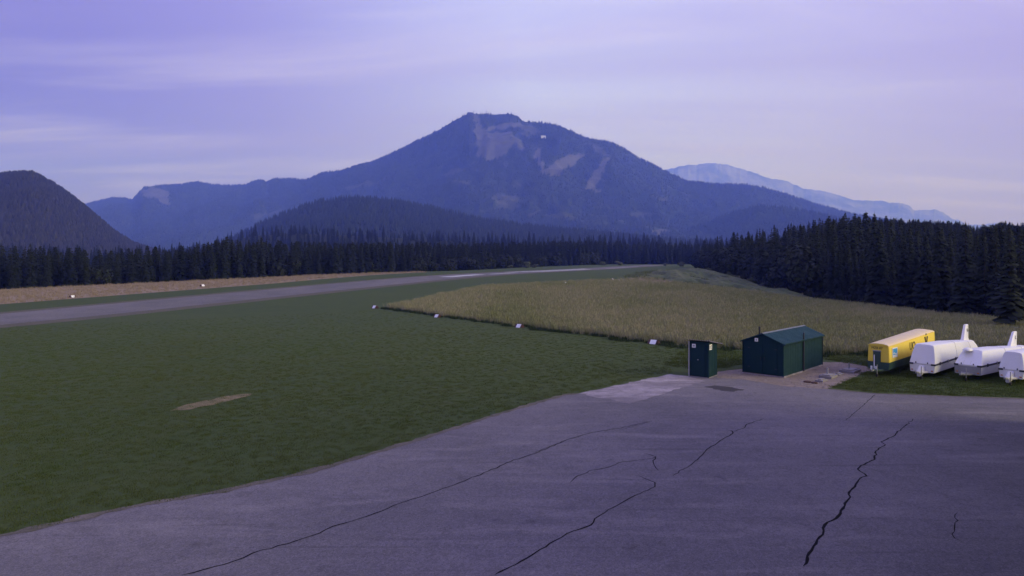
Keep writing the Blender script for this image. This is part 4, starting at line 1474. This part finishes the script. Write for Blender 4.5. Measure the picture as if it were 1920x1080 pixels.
def drawbar(root, mat, ln, shroud=False):
    m = MB()
    m.loft([[(-.45, .2, .33), (.45, .2, .33), (.45, .2, .45), (-.45, .2, .45)], [(-.06, -ln + .25, .36), (.06, -ln + .25, .36), (.06, -ln + .25, .46), (-.06, -ln + .25, .46)]])
    d = m.build('drawbar', mat, root, .01)
    MB().tube((0, -ln + .3, .43), (0, -ln, .45), .045, 10).tube((0, -ln, .40), (0, -ln, .50), .07, 10).build('coupling', M['steel'], d, smooth=40)
    if shroud:
        m = MB()
        m.loft([[(-.20, -.004, .40), (.20, -.004, .40), (.16, -.004, .78), (-.16, -.004, .78)], [(-.16, -.35, .26), (.16, -.35, .26), (.13, -.35, .62), (-.13, -.35, .62)],
                [(-.10, -.62, .14), (.10, -.62, .14), (.08, -.62, .40), (-.08, -.62, .40)]])
        m.build('shroud', M['white_old'], d, .03, smooth=50)
    jw = MB().tube((.14, -ln + .42, .10), (.14, -ln + .42, .78), .025, 8).build('jockey_wheel', M['steel'], d, smooth=40)
    MB().tube((.10, -ln + .42, .10), (.18, -ln + .42, .10), .10, 14).build('tyre', M['rubber'], jw, smooth=40)
    return d


def white_trailer(corner, L, label, hw=.74, zt=2.07, ztr=1.66, lean=.30, front_hw=.62, tub_mat=None, fin=None, fin_y=6.7, fin_h=1.0, letter='', scoop=False, tub_h=.82, shroud=False, head=47.5, taper=.86):
    hd = R(head)
    root = empty('glider_trailer', Vector((corner[0], corner[1], 0)) - Vector((math.cos(hd), -math.sin(hd), 0)) * hw, -hd)
    tag(root, label, 'trailer', 'glider trailers parked on the grass')
    z0 = .34
    # tub
    m = MB()
    hr = hw * taper
    m.loft([[(-hw + .05, 0, z0), (hw - .05, 0, z0), (hw, 0, tub_h), (-hw, 0, tub_h)], [(-hw + .05, L * .6, z0 - .04), (hw - .05, L * .6, z0 - .04), (hw, L * .6, tub_h), (-hw, L * .6, tub_h)],
            [(-hr + .05, L, z0 + .10), (hr - .05, L, z0 + .10), (hr, L, tub_h), (-hr, L, tub_h)]])
    tub = m.build('tub', M['white'], root, .02, smooth=35)
    if tub_mat:
        MB().add([(-hw + .02, -.012, z0 + .02), (hw - .02, -.012, z0 + .02), (hw - .0, -.012, tub_h - .02), (-hw + .0, -.012, tub_h - .02),
                  (-hw + .02, -.001, z0 + .02), (hw - .02, -.001, z0 + .02), (hw - .0, -.001, tub_h - .02), (-hw + .0, -.001, tub_h - .02)],
                 [(0, 1, 2, 3), (0, 4, 5, 1), (1, 5, 6, 2), (2, 6, 7, 3), (3, 7, 4, 0)]).build('front_panel', tub_mat, root)
    # lid
    zl = tub_h + .045
    m = MB()
    m.loft([sec(0, hw, front_hw, zl, zt - .03, lean), sec(.35, hw, front_hw + .03, zl, zt, lean * .9), sec(L * .45, hw, front_hw + .03, zl, zt - (zt - ztr) * .30, 0), sec(L * .8, hw * .9, (front_hw) * .86, zl, zt - (zt - ztr) * .8, 0),
            sec(L, hr, front_hw * .70, zl, ztr, -.35)])
    lid = m.build('lid', M['white'], root, .012, smooth=22)
    for y, hb, ht, zz in ((L * .45, hw, front_hw + .03, zt - (zt - ztr) * .30), (L * .8, hw * .9, front_hw * .86, zt - (zt - ztr) * .8)):
        a, b = sec(y - .018, hb + .006, ht + .006, zl, zz + .006, 0), sec(y + .018, hb + .006, ht + .006, zl, zz + .006, 0)
        a2, b2 = sec(y - .018, hb - .02, ht - .02, zl, zz - .02, 0), sec(y + .018, hb - .02, ht - .02, zl, zz - .02, 0)
        MB().loft([a2, a, b, b2], caps=False, close=False).build('seam', M['seam'], lid)
    for sx in (-1, 1):
        MB().box(sx * (hw - .16) - .05, sx * (hw - .16) + .05, -.035, -.013, z0 + .10, z0 + .16).build('reflector', M['reflector'], tub, .004)
    # hinge line and latches
    for sx in (-1, 1):
        m = MB()
        for ya, yb in ((0.02, L * .6), (L * .6, L - .02)):
            xa = hw if ya < 1 else hw
            xb = hw if yb < L * .7 else hr
            m.loft([[(sx * (xa - .05), ya, tub_h - .028), (sx * (xa + .022), ya, tub_h - .028), (sx * (xa + .022), ya, zl + .03), (sx * (xa - .05), ya, zl + .03)],
                    [(sx * (xb - .05), yb, tub_h - .028), (sx * (xb + .022), yb, tub_h - .028), (sx * (xb + .022), yb, zl + .03), (sx * (xb - .05), yb, zl + .03)]])
        m.build('trim_strip', M['trim'], root)
        MB().box(sx * hw - .22 if sx > 0 else -hw - .02, sx * hw + .02 if sx > 0 else -hw + .22, -.03, .0, tub_h - .03, zl + .03).build('corner_cap', M['trim'], root, .01)
    for k in range(4):
        y = .9 + k * (L * .6 - 1.2) / 3
        MB().box(hw + .004, hw + .045, y - .05, y + .05, tub_h - .06, zl + .09).build('latch', M['steel'] if k % 2 else M['trim'], root, .008)
    for x in (-.35, .30):
        MB().box(x - .03, x + .03, -.03 + lean * .05, .02, zl + .015, zl + .10).build('latch', M['trim'], root, .006)
    MB().box(-hw + .02, hw - .02, .0, .03, tub_h + .002, zl + .001).build('seal', M['white_old'], root)
    # rear lamps, wheels, mudguards
    for sx in (-1, 1):
        wheel(root, sx * (hw - .12), L * .485, .30)
        m = MB()
        n = 9
        secs = []
        for i in range(n):
            a = math.pi * i / (n - 1)
            y, z = L * .485 + math.cos(a) * .42, .30 + math.sin(a) * .42
            y2, z2 = L * .485 + math.cos(a) * .36, .30 + math.sin(a) * .36
            secs.append([(sx * (hw + .001), y, z), (sx * (hw + .05), y, z), (sx * (hw + .05), y2, z2), (sx * (hw + .001), y2, z2)])
        m.loft(secs)
        m.box(min(sx * (hw + .001), sx * (hw + .02)), max(sx * (hw + .001), sx * (hw + .02)), L * .485 - .34, L * .485 + .34, .30, .60)
        m.build('mudguard', M['trim'], root)
    drawbar(root, M['steel'] if not shroud else M['white_old'], 1.0, shroud)
    if fin:
        c0, c1, sweep = fin
        zb = zt - (zt - ztr) * .75 - .05
        m = MB()

        def fs(yc, ch, th, z): return [(-th, yc - ch * .5 + ch * .2, z), (-th * .7, yc - ch * .5, z), (th * .7, yc - ch * .5, z), (th, yc - ch * .5 + ch * .2, z), (th, yc + ch * .3, z), (th * .45, yc + ch * .5, z), (-th * .45, yc + ch * .5, z), (-th, yc + ch * .3, z)]
        m.loft([fs(fin_y, c0 * 1.12, .17, zb), fs(fin_y + sweep * .15, c0, .13, zb + .12), fs(fin_y + sweep, c1, .09, zb + fin_h - .04), fs(fin_y + sweep, c1 * .9, .05, zb + fin_h)])
        f = m.build('fin', M['white'], root, smooth=40)
        if letter:
            text_mesh('lettering', letter, .34, .006, M['black'], f, (.128, fin_y + sweep * .6, zb + fin_h * .62), (R(85), 0, R(90)))
    if scoop:
        m = MB()
        n = 10
        secs = []
        for y, r, h in ((.22, .04, .02), (.34, .20, .10), (.60, .24, .13), (.9, .20, .09), (1.1, .05, .02)):
            secs.append([(-.22 + math.cos(math.pi * i / (n - 1)) * r, y, zt - .06 + math.sin(math.pi * i / (n - 1)) * (h + .05)) for i in range(n)])
        m.loft(secs)
        m.build('scoop', M['white'], root, smooth=60)
        for x in (-.25, .12):
            m = MB()
            m.loft([[(x - .02, lean * .06 - .012, zl + .06), (x + .02, lean * .06 - .012, zl + .06), (x + .02, lean * .06 + .01, zl + .06), (x - .02, lean * .06 + .01, zl + .06)],
                    [(x - .02, lean * .82 - .012, zt - .24), (x + .02, lean * .82 - .012, zt - .24), (x + .02, lean * .82 + .01, zt - .24), (x - .02, lean * .82 + .01, zt - .24)]])
            m.build('rib', M['white_old'], root)
    return root


white_trailer((25.5, 41.8), 9.9, 'biggest white glider trailer with a plain flat nose, parked right beside the yellow one', fin=(1.15, .72, .32), fin_y=8.75, fin_h=1.06, hw=.70, zt=2.0, ztr=1.52, front_hw=.52, lean=.42, letter='H', shroud=True)
white_trailer((27.75, 41.0), 9.0, 'low white glider trailer with a grey front panel and a strongly sloping nose', hw=.72, zt=1.76, ztr=1.40, lean=.78, front_hw=.52, tub_mat=M['grey_tub'],
              fin=(1.15, .58, .42), fin_y=6.9, fin_h=1.0, head=54, letter='L', scoop=True, tub_h=.86)
white_trailer((29.35, 39.75), 8.6, 'narrow white glider trailer cut off at the right end of the row', hw=.62, zt=1.84, ztr=1.5, lean=.32, front_hw=.44, tub_h=.80, shroud=True, head=52, taper=.75)


def yellow_trailer():
    L, hw = 8.7, .63
    hd = R(47.5)
    root = empty('glider_trailer', Vector((23.15, 42.55, 0)) - Vector((math.cos(hd), -math.sin(hd), 0)) * hw, -hd)
    tag(root, 'yellow glider trailer with a cream arched roof and a green base', 'trailer', 'glider trailers parked on the grass')
    z0, z1 = .42, .86
    t0, t1 = 1.86, 2.16
    m = MB()
    m.loft([[(-hw + .03, 0, z0), (hw - .03, 0, z0), (hw + .02, 0, z1), (-hw - .02, 0, z1)], [(-hw + .03, L, z0 + .12), (hw - .03, L, z0 + .12), (hw + .02, L, z1 + .14), (-hw - .02, L, z1 + .14)]])
    m.build('base', M['trailer_green'], root, .012)
    m = MB()
    m.loft([[(-hw, .02, z1 + .002), (hw, .02, z1 + .002), (hw - .04, .02, t0), (-hw + .04, .02, t0)], [(-hw, L - .02, z1 + .142), (hw, L - .02, z1 + .142), (hw - .04, L - .02, t1), (-hw + .04, L - .02, t1)]])
    m.build('body', M['yellow'], root, .03, smooth=30)
    n = 13

    def arch(y, z, r, h, cap=.0):
        return [(math.cos(math.pi * i / (n - 1)) * r, y, z + math.sin(math.pi * i / (n - 1)) ** .8 * h) for i in range(n)]
    m = MB()
    m.loft([arch(-.02, t0 + .003, hw - .03, .15), arch(L * .5, (t0 + t1) / 2 + .003, hw - .02, .17), arch(L * .93, t1 - .01, hw - .02, .18), arch(L + .02, t1 - .03, hw - .05, .12)])
    m.build('roof', M['cream'], root, smooth=40)
    m = MB()
    sec1 = arch(.0, t0 + .001, hw - .045, .135)
    m.loft([[(x, -.012, z) for x, _, z in sec1], [(x, -.021, z) for x, _, z in sec1]])
    m.build('gable', M['yellow'], root)
    d = MB().box(-.30, .14, -.03, .018, z0 + .05, 1.52).build('door', M['trailer_green'], root, .01)
    f = MB().box(-.33, .17, -.024, .016, 1.522, 1.58)
    f.build('door_lintel', M['steel'], root)
    text_mesh('lettering', 'MZB 87', .20, .006, M['black'], root, (-.08, .012, 1.715), FACE_FRONT, 1.0)
    text_mesh('lettering', 'UQ', .72, .005, M['olive_letter'], root, (hw - .004, 4.15, 1.54), (R(90), 0, R(90)), 1.0)
    # emblem: a V with a dot above
    m = MB()
    xe = hw - .012
    for s in (-1, 1):
        yc = 6.85
        m.loft([[(xe, yc + s * .04 - .05, 1.28), (xe, yc + s * .04 + .05, 1.28), (xe + .022, yc + s * .04 + .05, 1.28), (xe + .022, yc + s * .04 - .05, 1.28)],
                [(xe - .02, yc + s * .24 - .10, 1.85), (xe - .02, yc + s * .24 + .10, 1.85), (xe + .006, yc + s * .24 + .10, 1.85), (xe + .006, yc + s * .24 - .10, 1.85)]])
    m.tube((xe - .025, 6.85, 2.0), (xe + .003, 6.85, 2.0), .07, 10)
    e_ = m.build('emblem', M['black'], root)
    e_.location = (0, 0, .10)
    # blue and white plate with a swoosh
    p = MB().box(hw - .035, hw + .008, .55, 1.40, 1.12, 1.72).build('sign', M['plate'], root, .004)
    MB().box(hw + .009, hw + .013, .63, 1.32, 1.28, 1.67).build('print', M['blue'], p)
    m = MB()
    for i in range(6):
        y0, y1 = .66 + i * .105, .66 + (i + 1) * .105
        za, zb = 1.34 + .05 * math.sin(i * 1.1), 1.34 + .05 * math.sin((i + 1) * 1.1)
        m.loft([[(hw + .0135, y0, za), (hw + .016, y0, za), (hw + .016, y0, za + .05), (hw + .0135, y0, za + .05)], [(hw + .0135, y1, zb), (hw + .016, y1, zb), (hw + .016, y1, zb + .05), (hw + .0135, y1, zb + .05)]])
    m.box(hw + .009, hw + .012, .66, 1.28, 1.19, 1.22)
    m.build('swoosh', M['plate'], p)
    MB().tube((-.20, -.10, .36), (-.20, -.10, 1.30), .035, 8).build('support_rod', M['plate'], root, smooth=40)
    for sx in (-1, 1):
        wheel(root, sx * (hw - .12), L * .52, .32)
        MB().box(sx * hw - .24 if sx > 0 else -hw - .03, hw + .03 if sx > 0 else -hw + .24, L * .52 - .42, L * .52 + .42, .62, .66).build('mudguard', M['trailer_green'], root)
    dr = drawbar(root, M['trailer_green'], 1.0)
    for x in (-.30, -.02):
        MB().tube((x, -.28, .40), (x, -.28, .62), .06, 10).build('lamp', M['plate'], dr, smooth=40)


yellow_trailer()

# ------------------------------------------------------------------ boundary markers
def marker_meshes():
    def prism(x0, x1):
        m = MB()
        m.loft([[(x, -.28, 0), (x, .28, 0), (x, 0.03, .34), (x, -0.03, .34)] for x in (x0, x1)])
        return m
    return prism(-.29, .29), prism(-.50, -.292), prism(.292, .50)


def marker(x, y, rot, label, s=1.0, src=[None]):
    e = empty('boundary_marker', (x, y, gz(x, y) + .01), rot)
    e.scale = (s, s, s)
    tag(e, label, 'marker', 'tent-shaped markers along the airfield')
    if src[0] is None:
        c, a, b = marker_meshes()
        parts = [c.build('panel', M['plate'], e, .01), a.build('end_panel', M['red'], e, .01), b.build('end_panel', M['red'], e, .01)]
        src[0] = parts
    else:
        for p in src[0]:
            q = p.copy(); col.objects.link(q); q.parent = e
    return e


ROTM = math.atan2(56.7 - 93, 14.4 + 16.5)
for (px, py, lab, s) in ((1226, 642, 'red and white boundary marker at the meadow edge nearest the green hut', 1.0), (974, 611, 'boundary marker second from the green hut along the meadow edge', 1.0),
                         (820, 592, 'boundary marker on the dark meadow edge close to its left tip', 1.0), (703, 575, 'boundary marker on open lawn just off the left tip of the meadow', 1.05)):
    x, y = G(px, py + 3)
    marker(x, y, ROTM + .1, lab, s)
ROTR = math.atan2(RD[1], RD[0])
for (px, py, lab, s) in ((136, 558, 'small pale marker on the far grass before the tan strip at the left edge', 1.0), (380, 537, 'small pale marker on the grass below the end of the tan strip', 1.1), (562, 523, 'tiny marker on the far side of the runway before the treeline', 1.2),
                         (889, 503, 'bright white marker standing out against the dark trees beyond the runway', 1.9), (1060, 533, 'tiny white marker on the upper meadow border', 1.3), (1148, 526, 'tiny white marker on the upper meadow border near the reddish soil', 1.3),
                         (1003, 503, 'faint marker beyond the white runway markings', 1.5)):
    x, y = G(px, py)
    marker(x, y, ROTR, lab, s)

# ------------------------------------------------------------------ tank covers, posts and rubble by the shed
def cover(px, py, w, d, h, lab, post=None):
    x, y = G(px, py)
    o = empty('tank_cover', (x, y, 0.008), R(46))
    tag(o, lab, 'concrete cover', 'concrete covers on the gravel')
    MB().box(-w / 2, w / 2, -d / 2, d / 2, 0, h).build('slab', M['slab'], o, .015)
    MB().box(-w / 2 + .12, w / 2 - .12, -d / 2 + .12, d / 2 - .12, h, h + .05).build('lid', M['slab'], o, .015)
    if post:
        MB().tube((post[0], post[1], h + .05), (post[0], post[1], h + post[2]), .05, 10).build('vent_pipe', M['grey_tub'], o, smooth=40)


cover(1553, 708, 1.05, .75, .16, 'grey concrete cover with a short pipe on the near gravel', (0, .05, .42))
cover(1594, 697, 1.35, .9, .14, 'largest concrete cover with a short pipe, nearest the yellow trailer', (.1, .1, .40))
cover(1572, 703, .8, .4, .08, 'small flat concrete cover between two piped ones')
cover(1540, 715, .8, .45, .10, 'low dark-edged concrete cover at the gravel front')
for px, py, w, lab in ((1514, 717, .22, 'rusty drain cover on the gravel left of the concrete covers'), (1527, 719, .18, 'small rusty plate on the gravel beside a drain cover')):
    x, y = G(px, py)
    m = MB().tube((0, 0, 0), (0, 0, .06), w, 14)
    o = empty('drain_cover', (x, y, .01))
    tag(o, lab, 'drain cover')
    m.build('ring', M['rust'], o, .01)
    MB().tube((0, 0, .06), (0, 0, .075), w * .8, 14).build('lid', M['rust'], o)

# ------------------------------------------------------------------ things far up on the mountain
def on_ridge(px, y, mnt):
    o, X, Y, Z, T, md = mnt
    d = (X / Y * FPX + 960 - px) ** 2 / 4 + ((HOR - (Z - HC) / Y * FPX) - y) ** 2 + (T > 1) * 1e6
    k = np.unravel_index(np.argmin(d), d.shape)
    return Vector((X[k], Y[k], Z[k]))


def house(name, p, w, d, h, roofh, wall, roof, label, rot=0.2):
    e = empty(name, p - Vector((0, 0, 2)), rot)
    tag(e, label, 'building')
    MB().box(-w / 2, w / 2, -d / 2, d / 2, 0, h).build('wall', wall, e)
    m = MB()
    m.loft([[(x, -d / 2 - 1, h), (x, 0, h + roofh), (x, d / 2 + 1, h), (x, 0, h + .2)] for x in (-w / 2 - 1, w / 2 + 1)])
    m.build('roof', roof, e)
    for k in range(3):
        MB().box(-w / 2 + w * (k + .5) / 3 - w * .07, -w / 2 + w * (k + .5) / 3 + w * .07, -d / 2 - .15, -d / 2 - .02, h * .35, h * .7).build('window', M['trim'], e)


house('summit_house', on_ridge(881, 215, mainm), 30, 14, 12, 5, M['wood'], M['trim'], 'dark flat house on the left shoulder of the mountain summit')
house('mountain_house', on_ridge(1020, 259, mainm), 24, 14, 10, 6, M['plate'], M['steel'], 'small white house high on the mountain right of the summit')


def mast(p, h, label, m):
    e = empty('radio_mast', p - Vector((0, 0, 2)))
    tag(e, label, 'mast')
    MB().tube((0, 0, 0), (0, 0, h), 1.6, 8, .7).build('pole', m, e)
    MB().tube((0, 0, h * .7), (0, 0, h * .8), 2.6, 8).build('platform', m, e)


mast(on_ridge(887, 214, mainm), 24, 'mast beside the house on the mountain summit', M['trim'])
mast(on_ridge(911, 214, mainm), 26, 'thin mast standing alone on the flat middle of the summit', M['trim'])
mast(on_ridge(1470, 363, mainm), 24, 'white mast on the long ridge right of the mountain', M['plate'])

# ------------------------------------------------------------------ hangar added out of view on the right to shade the apron edge
def light_blocker():
    d = Vector((0.60, 0.80, 0)).normalized()
    e = empty('light_blocker', Vector((8.3, 10.0, 0)), math.atan2(d.y, d.x) - R(90))
    tag(e, 'unseen, added for shade: tall dark boarded hangar wall along the right border of the apron', 'building')
    L, W, H = 26, 14, 9.5
    n = 52
    m = MB().box(0.03, W, 0, L, 0, H)
    m.build('wall', M['wood'], e)
    for k in range(n):
        MB().box(0, .028, L * k / n + .01, L * (k + 1) / n - .01, .05, H).build('board', M['wood'], e)
    m = MB()
    m.loft([[(-.02, y, H + .02), (W / 2, y, H + 3), (W + .6, y, H + .02), (W / 2, y, H + 2.7)] for y in (-.3, L + .02)])
    m.build('roof', M['corrugated'], e)


light_blocker()


def shade_clubhouse():  # unseen building below the camera, added to darken the near apron corner
    e = empty('shade_clubhouse', Vector((-8, -0.9, 0)))
    tag(e, 'unseen, added for shade: white flat clubhouse on the near side of the apron under the lookout', 'building')
    MB().box(-16, 16, -12, 0, 0, 7.0).build('wall', M['white_old'], e)
    MB().box(-16.3, 16.3, -12.3, 0.4, 7.0, 7.25).build('roof', M['corrugated'], e)
    for k in range(8):
        w = MB().box(-15 + k * 3.9, -12.6 + k * 3.9, .002, .06, 4.2, 5.7).build('window', M['trim'], e)
        MB().box(-15.1 + k * 3.9, -12.5 + k * 3.9, .002, .12, 4.08, 4.18).build('sill', M['slab'], w)


shade_clubhouse()

# ------------------------------------------------------------------ haze
def haze():
    m = bpy.data.materials.new('haze')
    m.use_nodes = True
    t = m.node_tree
    t.nodes.remove(t.nodes['Principled BSDF'])
    v = t.nodes.new('ShaderNodeVolumePrincipled')
    v.inputs['Color'].default_value = (0.15, 0.24, 1.0, 1)
    v.inputs['Absorption Color'].default_value = (1, 1, 1, 1)
    v.inputs['Density'].default_value = 0.00021
    v.inputs['Anisotropy'].default_value = 0.0
    t.links.new(v.outputs[0], t.nodes['Material Output'].inputs['Volume'])
    o = MB().box(-13000, 13000, -14100, 14000, -33, 1800).build('haze', m)
    tag(o, 'thin blue morning haze that fades the far mountains', 'haze', None, 'stuff')


haze()
